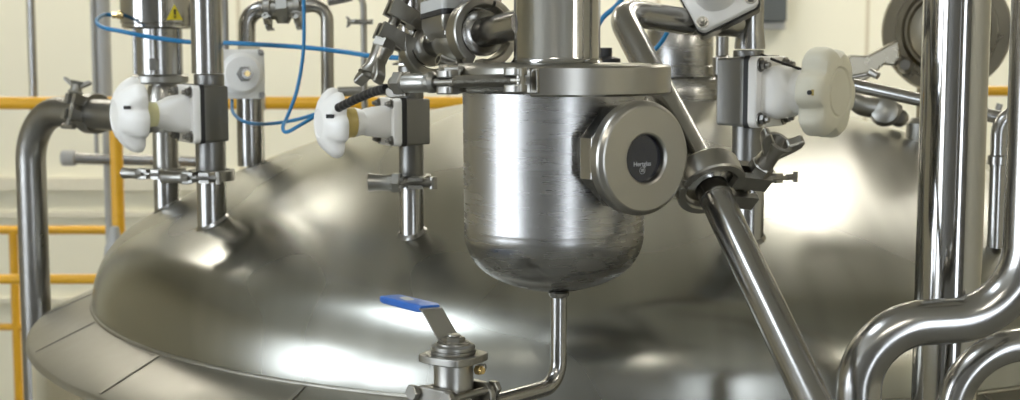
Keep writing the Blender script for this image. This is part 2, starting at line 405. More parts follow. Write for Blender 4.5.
# window frames (mullions)
def mullion(n, lo, hi): bxs('trim_%d' % n, lo, hi, 'lightgrey')
mullion(4, (XL+.04, -3.19, 1.0), (XL+.09, -3.11, 4.2)); mullion(5, (XL+.04, -.54, 1.2), (XL+.09, -.46, 4.6))
def lamp(x, y, sx, sy, label):
    T = thing('ceiling_light', label, 'ceiling light', (x, y, ZC), 'ceiling lights of the hall')
    bm = bmesh.new(); box(bm, (x, y, ZC-.035), (sx+.06, sy+.06, .07)); obj('housing', bm, M['white'], T, bevel=.004)
    bm = bmesh.new(); box(bm, (x, y, ZC-.075), (sx, sy, .012)); obj('diffuser', bm, M['lamp'], T)
lamp(1.62, 5.0, .42, .5, 'square warm ceiling light above the right side of the tank')
lamp(-2.6, 6.3, 1.6, .25, 'added long fill light near the back wall, left side')  # this and the next two: added unseen to brighten the back wall
lamp(.2, 6.9, 1.6, .25, 'added long fill light near the back wall, middle')
lamp(3.0, 6.6, 1.6, .25, 'added long fill light near the back wall, right side')
lamp(-.6, -2.2, 1.6, .25, 'added long fill light behind the viewer')  # added fill behind the camera, lifts the surfaces facing it
lamp(4.3, -1.5, .3, 1.6, 'added long fill light to the right of the tank')  # added fill for the tank's right side, kept clear of the dome's reflections
# ------------------------------------------------------------------ tank
TX, TY, TR, TR2 = .2445, 3.08, 1.10, 1.222
ZJ = CZ-.506
_L, _r, _hs = 2.086, .165, .003
_c = TR-_r; _d = _L-_r; _z0 = _hs-sqrt(_d*_d-_c*_c)
def dome_z(rad):
    if rad > _L*(_c/_d): return ZJ+_hs+sqrt(max(0, _r*_r-(rad-_c)**2))
    return ZJ+_z0+sqrt(_L*_L-rad*rad)
def on_dome(x, y): return dome_z(hypot(x-TX, y-TY))
tank = thing('process_tank', 'huge brushed steel tank with a domed top and sloping shoulder', 'tank', (TX, TY, 0))
a = atan2(_hs-_z0, _c)
prof = [(TR, -.02), (TR, _hs)]+[(_c+_r*cos(a*k/24), _hs+_r*sin(a*k/24)) for k in range(1, 25)]
prof += [(_L*cos(a+(pi/2-a)*k/60), _z0+_L*sin(a+(pi/2-a)*k/60)) for k in range(1, 60)]+[(0, _z0+_L)]
bm = bmesh.new(); lathe(bm, (TX, TY, ZJ), (0, 0, 1), prof, 256)
dome = obj('dome', bm, M['dome'], tank, angle=60)
# object coordinates of the dome texture start at the tank's base; keep them centred on the axis
bm = bmesh.new(); lathe(bm, (TX, TY, ZJ), (0, 0, 1), [(TR-.01, .001), (TR+.002, .001), (TR2-.006, -.049), (TR2, -.053), (TR2+.001, -.060), (TR2-.006, -.060)], 256)
sh = obj('shoulder_plate', bm, M['ring'], tank, angle=60)
bm = bmesh.new(); lathe(bm, (TX, TY, ZJ+.002), (0, 0, 1), [(TR-.001+.005*cos(q), .004*sin(q)) for q in [2*pi*k/10 for k in range(10)]], 256, close=True)
obj('weld_bead', bm, M['ring'], tank, angle=80)
bm = bmesh.new(); lathe(bm, (TX, TY, 0), (0, 0, 1), [(0, 0), (TR2-.008, 0), (TR2-.008, ZJ-.056), (TR2-.02, ZJ-.056)], 256); obj('shell', bm, M['shell'], tank, angle=60)
for k in range(20):
    an = radians(180+6+k*18); e = V((cos(an), sin(an), 0)); 
    p0 = V((TX, TY, ZJ+.0006))+e*(TR+.006); p1 = V((TX, TY, ZJ-.0462))+e*(TR2-.010)
    bm = bmesh.new(); box(bm, (p0+p1)/2, ((p1-p0).length, .008, .0016), X=p1-p0); obj('lap_seam', bm, M['ring'], sh)
def nozzle(x, y, r, ztop):
    z0 = min(on_dome(x+r, y), on_dome(x-r, y), on_dome(x, y-r), on_dome(x, y+r))-.02; z1 = on_dome(x, y)
    bm = bmesh.new(); cyl(bm, (x, y, z0), (x, y, ztop), r, 40)
    lathe(bm, (x, y, ztop), (0, 0, -1), [(0, 0), (r*1.5, 0), (r*1.5, .003), (r*1.1, .0065), (r, .0065)], 40)
    # weld fillet following the slope of the dome
    rim = []
    for q in range(48):
        an = 2*pi*q/48; rim.append([(x+cos(an)*rr, y+sin(an)*rr, on_dome(x+cos(an)*rr, y+sin(an)*rr)+h) for rr, h in ((r*.98, .006), (r+.002, .0025), (r+.005, -.001))])
    vs = [[bm.verts.new(p) for p in col] for col in rim]
    for q in range(48):
        A, B = vs[q], vs[(q+1) % 48]
        for k in range(2): bm.faces.new((A[k], B[k], B[k+1], A[k+1]))
    return obj('nozzle', bm, M['pipe'], tank)
def vtube(name, label, cat, x, y, z0, z1, r, mat='pipe', ferrules=(True, True), group=None):
    bm = bmesh.new(); cyl(bm, (x, y, z0), (x, y, z1), r, 44)
    for f, zq, dd in ((ferrules[0], z0, 1), (ferrules[1], z1, -1)):
        if f: lathe(bm, (x, y, zq), (0, 0, dd), [(0, 0), (r*1.5, 0), (r*1.5, .003), (r*1.12, .0065), (r, .0065)], 40)
    return obj(name, bm, M[mat], label=label, cat=cat, group=group)
# -------------------------- left front nozzle with its valve (photo x 210)
G1 = 'tri-clamps on the pipework'; GV = 'white hand-wheeled diaphragm valves'
x1, y1 = -.533, 2.573; r1 = .0262
zc1 = zz(175, y1)
nozzle(x1, y1, r1, zc1-.0012)
clamp('small steel clamp on the nozzle under the left valve with the nearer white handwheel', (x1, y1, zc1), (0, 0, 1), r1*1.6, (-.25, -1, 0), (-1, 0, 0), w=.019, bar=.054, nr=.0125, shift=-.012, wings=False)
zt1 = zz(74, y1)
v1 = dvalve('diaphragm valve with white handwheel at far left, bonnet pointing left', x1, y1, zc1+.0012, zz(113, y1), zt1, r1*1.02, (-.86, -.51, 0), .051, .026, .050, .026, .066, .048, GV, wmat='white', cmat='cream', wheelmat='white', collar_r=.42, cup=True, rot=.3)
vtube('vertical_pipe', 'thick polished vertical pipe rising from the far-left diaphragm valve', 'pipe', x1-.002, y1, zt1+.001, 3.6, r1*1.08, ferrules=(False, False))
# -------------------------- nozzle behind it with pneumatic actuator (photo x 165)
x2, y2 = -.703, 2.95; r2 = .0255; zc2 = zz(172, y2)
nozzle(x2, y2, r2, zc2-.0012)
clamp('small clamp on the nozzle below the pneumatic actuator', (x2, y2, zc2), (0, 0, 1), r2*1.6, (-.4, -1, 0), (-1, 0, 0), w=.019, bar=.05, nr=.012, shift=-.008)
A = thing('pneumatic_actuator', 'pneumatic valve with large steel actuator cylinder and a yellow warning sticker', 'actuator', (x2, y2, zc2))
bm = bmesh.new(); cyl(bm, (x2, y2, zc2+.0015), (x2, y2, zz(84, y2)), r2, 40); lathe(bm, (x2, y2, zc2+.0015), (0, 0, 1), [(0, 0), (r2*1.5, 0), (r2*1.5, .003), (r2*1.1, .0065), (r2, .0065)], 40)
lathe(bm, (x2, y2, zz(110, y2)), (0, 0, 1), [(r2, -.045), (r2*1.45, -.03), (r2*1.5, 0), (r2*1.45, .03), (r2*1.2, .05)], 40); obj('valve_body', bm, M['satin'], A)
u = mpp(y2); xa = x2-.008
bm = bmesh.new(); zb_ = zz(82, y2)
lathe(bm, (xa, y2, zb_), (0, 0, 1), [(0, -.004), (24*u, -.004), (28*u, 0), (28*u, .012), (25*u, .016), (0, .016)], 48); obj('flange', bm, M['cast'], A)
bm = bmesh.new(); zy0, zy1 = zb_+.016, zz(29, y2)
cyl(bm, (xa, y2, zy0), (xa, y2, zy1), 23*u, 40)
obj('yoke', bm, M['pipe'], A)
for dx, dy in ((-22, -8), (22, -8), (-14, 18), (14, 18), (0, -22)):
    bm = bmesh.new(); cyl(bm, (xa+dx*u, y2+dy*u, zy0), (xa+dx*u, y2+dy*u, zy1), 2.2*u, 14); obj('tie_rod', bm, M['pipe'], A)
bm = bmesh.new(); hexa(bm, (xa, y2-22*u, zz(70, y2)), (xa, y2-22*u, zz(58, y2)), 5*u); obj('rod_nut', bm, M['dark'], A)
bm = bmesh.new(); cyl(bm, (xa+7*u, y2-20*u, zy0), (xa+7*u, y2-20*u, zy1), 1.5*u, 12); obj('stem', bm, M['dark'], A)
bm = bmesh.new(); RA = 37*u; lathe(bm, (xa, y2, zy1), (0, 0, 1), [(0, 0), (RA*.9, 0), (RA*.97, .004), (RA*.97, .010), (RA, .012), (RA, .16), (RA*.97, .165), (RA*.97, .172), (RA*.6, .19), (0, .19)], 60)
cylinder = obj('actuator_cylinder', bm, M['tube'], A)
an = radians(-52); e = V((cos(an), sin(an), 0)); pc = V((xa, y2, zz(14, y2)))+e*(RA+.0012); tt = V((0, 0, 1)).cross(e)
bm = bmesh.new(); prism(bm, [(-.017, -.013), (.017, -.013), (0, .017)], pc, tt, (0, 0, 1), .0012); st = obj('warning_sticker', bm, M['sticker'], A, label='yellow triangular warning sticker')
bm = bmesh.new(); prism(bm, [(-.002, -.003), (.002, -.003), (.0025, .008), (-.0025, .008)], pc+e*.0009, tt, (0, 0, 1), .0008); prism(bm, [(-.002, -.009), (.002, -.009), (.002, -.005), (-.002, -.005)], pc+e*.0009, tt, (0, 0, 1), .0008); obj('warning_mark', bm, M['rubber'], st)
pf = at(121, 15, y2-.03); bm = bmesh.new(); cyl(bm, pf+V((.012, 0, 0)), pf+V((-.006, 0, 0)), .008, 20); hexa(bm, pf+V((-.006, 0, 0)), pf+V((-.018, 0, 0)), .0075); obj('air_fitting', bm, M['brass'], A)
# -------------------------- bent pipe at the far left
Yb = 3.2; rb = .0325
pts = [at(34, 200, Yb)]; X0 = at(29, 110, Yb)
zh = zz(110, Yb)
path = fillet([V((X0.x, Yb, .0)), V((X0.x, Yb, zh)), V((x2-r2-.008, y2+.0, zh-.004))], .115, 18)
bm = bmesh.new(); sweep(bm, path, rb, 32); obj('bent_pipe', bm, M['dark'], label='dull dark steel pipe rising at far left and bending right to the actuator valve', cat='pipe')
pA = V((X0.x, Yb, zh)); pB = V((x2, y2, zh-.004)); ax = (pB-pA).normalized()
cc = pA+(pB-pA)*((98-31)/(167-31))
clamp('clamp with wing nut on the horizontal run of the far-left bent pipe', cc, ax, .043, (-.1, -1, .25), (0, 0, 1), w=.034, bar=.026, nr=.014, wings=True, wd=(1, 0, 0), mat='cast')
# -------------------------- white valve with bare spindle and the pipe under it (photo x 245)
x3, y3 = at(250, 100, 3.05).x, 3.05; r3 = 13.5*mpp(y3)
vtube('vertical_pipe', 'grey vertical pipe below the white valve body without handwheel', 'pipe', x3, y3, on_dome(x3, y3)-.0, zz(92, y3), r3, ferrules=(False, False))
S = thing('diaphragm_valve', 'white square valve head with a bare steel spindle, no handwheel', 'valve', (x3, y3, zz(92, y3)))
cS = at(241, 74, 2.93); b = V((.30, -.95, .03)).normalized(); t = V((0, 0, 1)).cross(b).normalized(); z = b.cross(t)
bm = bmesh.new(); us = mpp(2.93)*1.12
cyl(bm, (x3, y3, zz(92, y3)), (x3, y3, zz(46, y3)), r3*.8, 30)
loft(bm, [rsq(cS-b*.11, t, z, .03, .03, .01), rsq(cS-b*.03, t, z, 20*us, 21*us, .01), rsq(cS-b*.015, t, z, 20*us, 21*us, .01)]); obj('valve_body', bm, M['ivory'], S)
bm = bmesh.new(); loft(bm, [rsq(cS-b*.015, t, z, 21*us, 22*us, .012), rsq(cS, t, z, 21*us, 22*us, .012), rsq(cS+b*.002, t, z, 19*us, 20*us, .012)])
lathe(bm, cS+t*-.000, b, [(19*us, 0), (17*us, .018), (15*us, .022), (0, .022)], 48); obj('bonnet', bm, M['white'], S)
for sx in (-1, 1):
    for sz in (-1, 1): bolt_head(S, cS+t*sx*17.5*us+z*sz*18.5*us, b, .005, mat='dark')
ps = cS+b*.022+t*.004
bm = bmesh.new(); lathe(bm, ps, b, [(.013, 0), (.013, .006), (.010, .006), (.010, .040), (.0, .040)], 30); obj('spindle', bm, M['pipe'], S)
bm = bmesh.new(); cyl(bm, ps+b*.040, ps+b*.052, .0055, 14); obj('spindle_tip', bm, M['brass'], S); bm = bmesh.new(); hexa(bm, ps+b*.0, ps+b*.010, .016); obj('spindle_nut', bm, M['dark'], S)
bm = bmesh.new(); cyl(bm, V((x3-.022, y3-.012, zz(97, y3))), V((x3-.022, y3-.012, zz(90, y3))), .008, 16); obj('air_port', bm, M['satin'], S)
# -------------------------- background pipe run with elbow and fittings (photo x 240-335, y 0-100)
Yg = 3.06; rg = 8.5*mpp(Yg)
p0 = at(247, 48, y3); p0 = V((p0.x, y3, zz(46, y3)))
run = fillet([p0, at(247, 10, Yg), at(266, 9, Yg)], .035, 12)
bm = bmesh.new(); sweep(bm, run, rg, 24); obj('elbow_pipe', bm, M['pipe'], label='short polished elbow rising from the white valve without handwheel', cat='pipe')
bm = bmesh.new(); q0, q1 = at(270, 10, Yg), at(296, 8, Yg); cyl(bm, q0, q1, 10*mpp(Yg), 24, ch=.002)
lathe(bm, (q0+q1)/2, (0, 0, -1), [(9*mpp(Yg), -.012), (9*mpp(Yg), .018), (6*mpp(Yg), .03), (0, .03)], 24); lathe(bm, (q0+q1)/2, (q1-q0), [(0, -.012), (13*mpp(Yg), -.012), (13*mpp(Yg), .012), (0, .012)], 6)
obj('check_valve', bm, M['cast'], label='small cast steel valve block between two clamps behind the blue hoses', cat='valve', bevel=.001)
run = fillet([at(300, 7, Yg), at(327, 4, Yg), V((at(327, 60, Yg).x, Yg, on_dome(at(327, 60, Yg).x, Yg)))], .03, 12)
bm = bmesh.new(); sweep(bm, run, 6.5*mpp(Yg), 24); obj('bent_pipe', bm, M['satin'], label='grey pipe turning down onto the tank behind the vertical blue hose', cat='pipe')
axg = (q1-q0).normalized()
clamp('left of the two clamps on the small cast valve in the background', at(268, 9, Yg), axg, 13*mpp(Yg), (0, -.5, -1), (0, -1, 0), w=.014, bar=.02, nr=.007, mat='cast')
clamp('right of the two clamps on the small cast valve in the background', at(298, 8, Yg), axg, 13*mpp(Yg), (0, -.5, -1), (0, -1, 0), w=.014, bar=.02, nr=.007, wings=True, mat='cast')
# stub above going right
bm = bmesh.new(); cyl(bm, at(328, 2, Yg), at(352, -3, Yg), 4*mpp(Yg), 20); obj('pipe_stub', bm, M['dark'], label='short dark stub at the top of the grey background pipe', cat='pipe')
# -------------------------- thin pipe with a clamp (photo x 365)
Yt = 3.35; rt = 3.2*mpp(Yt); xt = at(364, 50, Yt).x
bm = bmesh.new(); sweep(bm, fillet([at(340, -14, Yt), V((xt, Yt, zz(-12, Yt))), V((xt, Yt, on_dome(xt, Yt)))], .05, 12), rt, 18); obj('thin_pipe', bm, M['satin'], label='thin grey pipe arching down behind the winged clamp nut', cat='pipe')
clamp('small clamp with lugs sticking out on the thin grey arching pipe', V((xt, Yt, zz(22, Yt))), (0, 0, 1), .018, (-.2, -1, 0), (-1, 0, 0), w=.011, bar=.018, nr=.006, mat='cast', wings=True, wd=(0, 0, 1), bolt_extra=.014)
bm = bmesh.new(); sweep(bm, fillet([at(338, 92, 3.5), at(400, 90, 3.5), at(404, 130, 3.5)], .03, 8), 5*mpp(3.5), 18); obj('thin_pipe', bm, M['satin'], label='thin horizontal pipe in front of the yellow rail, behind the middle valve', cat='pipe')
xq = at(225, 20, 2.98).x
bm = bmesh.new(); sweep(bm, [V((xq, 2.98, zz(60, 2.98))), V((xq, 2.98, 3.4))], 3.3*mpp(2.98), 18); obj('thin_pipe', bm, M['dark'], label='thin dark vertical pipe just right of the thick polished pipe', cat='pipe')
# -------------------------- middle nozzle and valve (photo x 412)
x4, y4 = -.156, 2.286; r4 = 12.3*mpp(y4); zc4 = zz(180, y4)
nozzle(x4, y4, r4, zc4-.0012)
clamp('clamp with long barrel nut on the slim nozzle left of the filter vessel', (x4, y4, zc4), (0, 0, 1), r4*1.6, (-.1, -1, 0), (-1, 0, 0), w=.017, bar=.050, nr=.0150, shift=-.018)
v4 = dvalve('diaphragm valve with slim white handwheel and amber collar, on the slim nozzle', x4, y4, zc4+.0012, zz(121, y4), zz(66, y4), r4*1.02, (-.90, -.43, 0), .0375, .022, .052, .024, .055, .034, GV, wmat='white', cmat='amber', wheelmat='white', cup=True, rot=.2, collar_r=.62, hub=.5)
for O_, g4, b_, t_, hw in (v1, v4):
    pass
# pockets on the two left wheels
for (O_, g4, b_, t_, hw), R_, T_ in ((v1, .067, .050), (v4, .0545, .036)):
    pp = g4+b_*T_*.70+(-t_ if t_.y > 0 else t_)*R_*.62+V((0, 0, R_*.22))
    bm = bmesh.new(); nrm = (b_*.6+(-t_ if t_.y > 0 else t_)*.8).normalized(); box(bm, pp, (.013, .006, .008), X=b_.cross(V((0, 0, 1))).cross(V((0, 0, 1))) if False else V((0, 0, 1)).cross(nrm), Z=nrm)
    obj('pocket', bm, M['rubber'], hw, bevel=.001)
# -------------------------- cable sleeve
bm = bmesh.new(); pa, pb = at(338, 108, 2.14), at(386, 88, 2.0)
pts = smooth([pa, pa.lerp(pb, .35)+V((0, 0, .002)), pa.lerp(pb, .7)+V((0, 0, .002)), pb], 24)
sweep(bm, pts, lambda s: .0058+.0010*(sin(s*75) > 0), 18); obj('cable_sleeve', bm, M['rubber'], label='short black ribbed cable sleeve above the amber-collared valve', cat='cable')
# -------------------------- railings
Yr = 4.6; rr = 6.3*mpp(Yr)
def railing(name, label, Y, rails, posts, r, x0, x1, group=None):
    T = thing(name, label, 'railing', (at((x0+x1)/2, 200, Y).x, Y, 0), group)
    for k, (py, xa_, xb_) in enumerate(rails):
        z_ = zz(py, Y); a_ = at(xa_, py, Y); b_ = at(xb_, py, Y)
        bm = bmesh.new(); cyl(bm, (a_.x, Y, z_), (b_.x, Y, z_), r if k == 0 else r*.8, 24); obj('rail', bm, M['yellow'], T)
    for px, py in posts:
        q = at(px, py, Y); bm = bmesh.new(); cyl(bm, (q.x, Y, 0), (q.x, Y, zz(py, Y)), r, 24); obj('post', bm, M['yellow'], T)
railing('railing', 'thick yellow tubular guard rail right behind the tank', Yr, [(103, -120, 620), (279, -120, 620)], [(115, 103), (600, 103)], rr, -120, 620)
railing('railing', 'thin yellow rail far behind the left pipe', 6.4, [(230, -160, 108), (327, -160, 26)], [(13, 230), (-150, 230)], 4.4*mpp(6.4), -160, 108)
# sleeve on the rail
q = at(262, 103, Yr); bm = bmesh.new(); cyl(bm, (q.x-.012, Yr, q.z), (q.x+.012, Yr, q.z), rr*1.18, 24); obj('hose_clip', bm, M['lightgrey'], label='pale sleeve wrapped around the yellow top rail', cat='sleeve')
# -------------------------- background pipes left
def vp(label, px, Y, rpx, z0, z1, mat): 
    x = at(px, 100, Y).x; bm = bmesh.new(); cyl(bm, (x, Y, z0), (x, Y, z1), rpx*mpp(Y), 20); return obj('background_pipe', bm, M[mat], label=label, cat='pipe')
vp('slim bright vertical pipe against the cream wall at far left', 34, 5.2, 4, 0, ZC, 'pipe')
T = thing('background_pipe', 'grey vertical pipe narrowing below, behind the yellow post', 'pipe', (at(105, 100, 5.0).x, 5.0, 0))
x = at(105, 100, 5.0).x
bm = bmesh.new(); cyl(bm, (x, 5.0, zz(100, 5.0)), (x, 5.0, ZC), 7.5*mpp(5), 20); obj('upper_tube', bm, M['lightgrey'], T)
bm = bmesh.new(); cyl(bm, (x, 5.0, 0), (x, 5.0, zz(100, 5.0)), 3.2*mpp(5), 20); obj('lower_tube', bm, M['lightgrey'], T)
bm = bmesh.new(); q = at(98, 20, 5); cyl(bm, (q.x-.012, 4.98, 2.2), (q.x-.012, 4.98, ZC), 2.2*mpp(5), 14); obj('background_pipe', bm, M['lightgrey'], label='hair-thin grey conduit beside the grey vertical pipe', cat='pipe')
T = thing('background_pipe', 'horizontal grey pipe with capped end behind the bent pipe', 'pipe', at(100, 158, 4.9))
bm = bmesh.new(); cyl(bm, at(66, 158, 4.9), at(200, 162, 4.9), 5.5*mpp(4.9), 20); obj('tube', bm, M['pipe'], T)
bm = bmesh.new(); cyl(bm, at(62, 158, 4.9), at(76, 158, 4.9), 8*mpp(4.9), 20, ch=.004); obj('end_cap', bm, M['lightgrey'], T)
q = at(115, 243, 4.3); bm = bmesh.new(); lathe(bm, (q.x, 4.3, q.z-.05), (0, 0, 1), [(0, 0), (.035, 0), (.03, .04), (.02, .06), (.012, .10), (0, .10)], 24); cyl(bm, (q.x, 4.3, 0), (q.x, 4.3, q.z-.04), .02, 16); obj('floor_spigot', bm, M['lightgrey'], label='pale grey cone-topped pipe end at the foot of the yellow post', cat='pipe')
# wall box
bx = at(768, 0, YB); T = thing('wall_box', 'dark grey box mounted on the cream back wall', 'box', (bx.x, YB, bx.z-.1))
bm = bmesh.new(); box(bm, (bx.x, YB-.06, zz(22, YB)+.20), (.165, .12, .40)); obj('enclosure', bm, M['grey'], T, bevel=.006)
bm = bmesh.new(); box(bm, (bx.x, YB-.05, zz(25, YB)-.005), (.16, .10, .04)); obj('base', bm, M['lightgrey'], T, bevel=.004)
# -------------------------- filter vessel
Yv = 1.78; xv = at(554.5, 80, Yv).x; uv = mpp(Yv)
RV = 90.5*uv
zcl = (zz(66, Yv-.135)+zz(97, Yv-.135))/2; hcl = zz(66, Yv-.135)-zz(97, Yv-.135)
zbot = zz(294.5, Yv-.03)
zseam = zz(230, Yv-RV)
W = thing('filter_vessel', 'round-bottomed steel filter vessel hanging in the middle with a sight glass', 'vessel', (xv, Yv, zbot))
kn = .05; pr = [(0, 0)]
Ld = .19; cz_ = Ld; # dished bottom: shallow crown and rounded knuckle
dep = zseam-zbot
rk = .062; cc_ = RV-rk
Lc = 0.165
# crown radius Lc centred on axis at z=Lc; knuckle centre (cc_, zk) tangent: distance between centres = Lc-rk
zk = Lc-sqrt((Lc-rk)**2-cc_**2)
a_end = atan2(cc_, Lc-zk)
pr = [(Lc*sin(a_end*k/18), Lc-Lc*cos(a_end*k/18)) for k in range(19)]
a_s = a_end
pr += [(cc_+rk*sin(a_s+(pi/2-a_s)*k/14), zk-rk*cos(a_s+(pi/2-a_s)*k/14)) for k in range(1, 15)]
zs_ = zk
pr[0] = (0, 0)
body = [(RV, zs_+.004), (RV+.0002, zs_+.0055), (RV, zs_+.007), (RV+.0006, .15), (RV+.001, .19), (RV+.0016, zcl-zbot-hcl*.45), (RV+.013, zcl-zbot-hcl*.30), (RV+.018, zcl-zbot-.002), (0, zcl-zbot-.002)]
bm = bmesh.new(); lathe(bm, (xv, Yv, zbot), (0, 0, 1), pr+body, 128); vb = obj('vessel_body', bm, M['vessel'], W, angle=50)
bm = bmesh.new(); ztp = zcl-zbot
lathe(bm, (xv, Yv, zbot), (0, 0, 1), [(0, ztp+.0005), (RV+.018, ztp+.0005), (RV+.012, ztp+hcl*.35), (RV+.006, ztp+hcl*.54), (RV*.6, ztp+hcl*.56), (0, ztp+hcl*.56)], 96); obj('lid', bm, M['satin'], W, angle=50)
# drain tail under the vessel
rd = 8.2*mpp(1.76)
Yd = 1.745; xd = at(559, 300, Yd).x
# sight glass
sd = V((sin(radians(34)), -cos(radians(34)), .0)).normalized(); zg = zz(157.5, Yv-.13); sc_ = V((xv, Yv, zg))
bm = bmesh.new(); lathe(bm, sc_, sd, [(.034, RV-.04), (.034, RV+.006), (.046, RV+.009), (.046, RV+.014), (.03, RV+.014)], 60); sgn = obj('sight_glass_neck', bm, M['satin'], W)
RN = .0655; T0 = RV+.022
def notch(a, r, t):
    if r < .05: return r
    x = abs(((a+.35) % (2*pi/5))-pi/5)/(pi/5)      # 1 at slot centre
    k = max(0, min(1, (x-.70)/.12))
    lim = .0560
    tt_ = max(0, min(1, (T0+.023-t)/.004))
    return r+(min(r, lim)-r)*k*tt_
bm = bmesh.new()
hexa(bm, sc_+sd*(T0-.012), sc_+sd*(T0+.024), .0615, n=8, rot=pi/8)
nut = obj('union_nut', bm, M['pipe'], W, angle=20, bevel=.001)
bm = bmesh.new()
lathe(bm, sc_, sd, [(.03, T0+.0235), (RN*.93, T0+.0235), (RN, T0+.026), (RN, T0+.037), (RN*.985, T0+.040), (RN*.93, T0+.0435), (RN*.90, T0+.0445), (.0300, T0+.0455), (.0280, T0+.0445), (.0272, T0+.043), (.0268, T0+.034), (.034, T0+.034)], 120)
obj('nut_face', bm, M['satin'], nut, angle=14)
m_, nt_, b_ = new_mat('dark_sight_glass'); b_.inputs['Base Color'].default_value = (.012, .013, .020, 1); b_.inputs['Roughness'].default_value = .08; b_.inputs['Specular IOR Level'].default_value = .6
nz = nt_.nodes.new('ShaderNodeTexNoise'); nz.inputs['Scale'].default_value = 40; mxx = nt_.nodes.new('ShaderNodeMixRGB'); mxx.inputs[1].default_value = (.010, .010, .013, 1); mxx.inputs[2].default_value = (.018, .020, .032, 1); nt_.links.new(nz.outputs['Fac'], mxx.inputs[0]); nt_.links.new(mxx.outputs[0], b_.inputs['Base Color'])
bm = bmesh.new(); lathe(bm, sc_, sd, [(0, T0+.030), (.0269, T0+.030), (.0269, T0+.0375), (0, T0+.0375)], 48); gl = obj('glass', bm, m_, nut, label='dark round sight glass with small pale lettering')
def text_mesh(txt, size):
    cu = bpy.data.curves.new('lettering', 'FONT'); cu.body = txt; cu.size = size; cu.align_x = 'CENTER'; cu.align_y = 'CENTER'; cu.extrude = .0001; cu.offset = size*.012
    o = bpy.data.objects.new('tmp', cu); C.objects.link(o); bpy.context.view_layer.update()
    me = bpy.data.meshes.new_from_object(o.evaluated_get(bpy.context.evaluated_depsgraph_get()))
    bm = bmesh.new(); bm.from_mesh(me); C.objects.unlink(o); bpy.data.objects.remove(o); bpy.data.curves.remove(cu); return bm
def place_text(bm, p, n, up=(0, 0, 1)):
    n = V(n).normalized(); X = V(up).cross(n).normalized(); Y_ = n.cross(X)
    Mx = Matrix((X, Y_, n)).transposed().to_4x4(); Mx.translation = V(p); bmesh.ops.transform(bm, matrix=Mx, verts=bm.verts)
gsurf = sc_+sd*(T0+.0378)
bm = text_mesh('Hertglas', .0076); place_text(bm, gsurf+V((0, 0, -.0065)), sd)
bm2 = text_mesh('20', .0050); place_text(bm2, gsurf+V((0, 0, -.0138)), sd)
me2 = bpy.data.meshes.new('t'); bm2.to_mesh(me2); bm.from_mesh(me2); bm2.free(); bpy.data.meshes.remove(me2)
lathe(bm, gsurf+V((0, 0, -.0138)), sd, [(.0037, 0), (.0042, 0), (.0042, .0002), (.0037, .0002)], 32, close=True)
obj('lettering', bm, M['print'], gl)
# -------------------------- big clamp around the vessel lid
RC = 115.5*uv
K = thing('vessel_clamp', 'heavy steel band clamp closing the lid of the filter vessel', 'clamp', (xv, Yv, zcl-hcl/2))
def band(a0, a1):
    bm = bmesh.new(); h = hcl/2
    u_, v_, w_ = frame((0, 0, 1), (0, 1, 0))
    lathe(bm, (xv, Yv, zcl), (0, 0, 1), [(RV+.016, -h*.55), (RV+.016, -h), (RC-.0025, -h), (RC, -h*.86), (RC, h*.86), (RC-.0025, h), (RV+.016, h), (RV+.016, h*.55)], 60, a0, a1, up=(0, 1, 0), close=True)
    return bm
u_, v_, w_ = frame((0, 0, 1), (0, 1, 0))
def ang_of(deg):   # degrees left (-) or right (+) of the side facing the camera
    dv = V((sin(radians(deg)), -cos(radians(deg)), 0)); return atan2(dv.dot(v_), dv.dot(u_)), dv
aR, dR = ang_of(-13); aL, dL = ang_of(-66); aB, dB = ang_of(150)
def arc_pair(a, b):
    d_ = (b-a) % (2*pi); return (a, a+d_) if True else None
# right band: from -13 through the right to 150; left band: from -72 through the back to 150
def span(deg0, deg1):
    A_, _ = ang_of(deg0); steps = radians(deg1-deg0)
    B_, dvb = ang_of(deg0+1); sg = 1 if ((B_-A_+pi) % (2*pi)-pi) > 0 else -1
    return A_, A_+sg*steps
a0, a1 = span(-13, 148); obj('band', band(a0, a1), M['satin'], K, angle=18)
a0, a1 = span(152, 294); obj('band', band(a0, a1), M['satin'], K, angle=18)
bm = bmesh.new(); q = V((xv, Yv, zcl))+dB*RC; box(bm, q, (.03, .016, hcl*.8), X=V((0, 0, 1)).cross(dB)); cyl(bm, q-V((0, 0, hcl*.5)), q+V((0, 0, hcl*.5)), .005, 14); obj('hinge', bm, M['cast'], K, bevel=.0015)
# bolt line
bR = at(520, 80, 1.615); bL = at(392, 83.5, 1.745); bd = (bL-bR).normalized()
def fork(p, radial, ln, name):
    for k in (-1, 1):
        bm = bmesh.new(); ctr = p+V((0, 0, k*hcl*.27)); X_ = bd
        loft(bm, [rsq(ctr-V((0, 0, .0048)), X_, V((0, 0, 1)).cross(X_), ln, .011, .008), rsq(ctr+V((0, 0, .0048)), X_, V((0, 0, 1)).cross(X_), ln, .011, .008)])
        obj(name, bm, M['cast'], K, bevel=.0018)
fork(bR+bd*.008+V((.001, .002, 0)), dR, .0125, 'fork_lug')
bm = bmesh.new(); q = V((xv, Yv, zcl))+dR*(RC-.012); box(bm, q+bd*-.004, (.022, .020, hcl*.80), X=bd); obj('lug_block', bm, M['satin'], K, bevel=.002)
pL = bR+bd*((bL-bR).length*.58)
fork(pL+bd*-.004+V((.002, .003, 0)), dL, .0125, 'fork_lug')
bm = bmesh.new(); q = V((xv, Yv, zcl))+dL*(RC-.012); box(bm, q, (.03, .02, hcl*.9), X=(q-pL).normalized()); obj('lug_block', bm, M['satin'], K, bevel=.002)
bm = bmesh.new(); cyl(bm, bR-bd*.004, pL+bd*.02, .0052, 20)
n_ = 38
for k in range(n_): lathe(bm, bR+bd*(.010+k*.0023), bd, [(.005, 0), (.0074, .0008), (.0074, .0012), (.005, .0020)], 18)
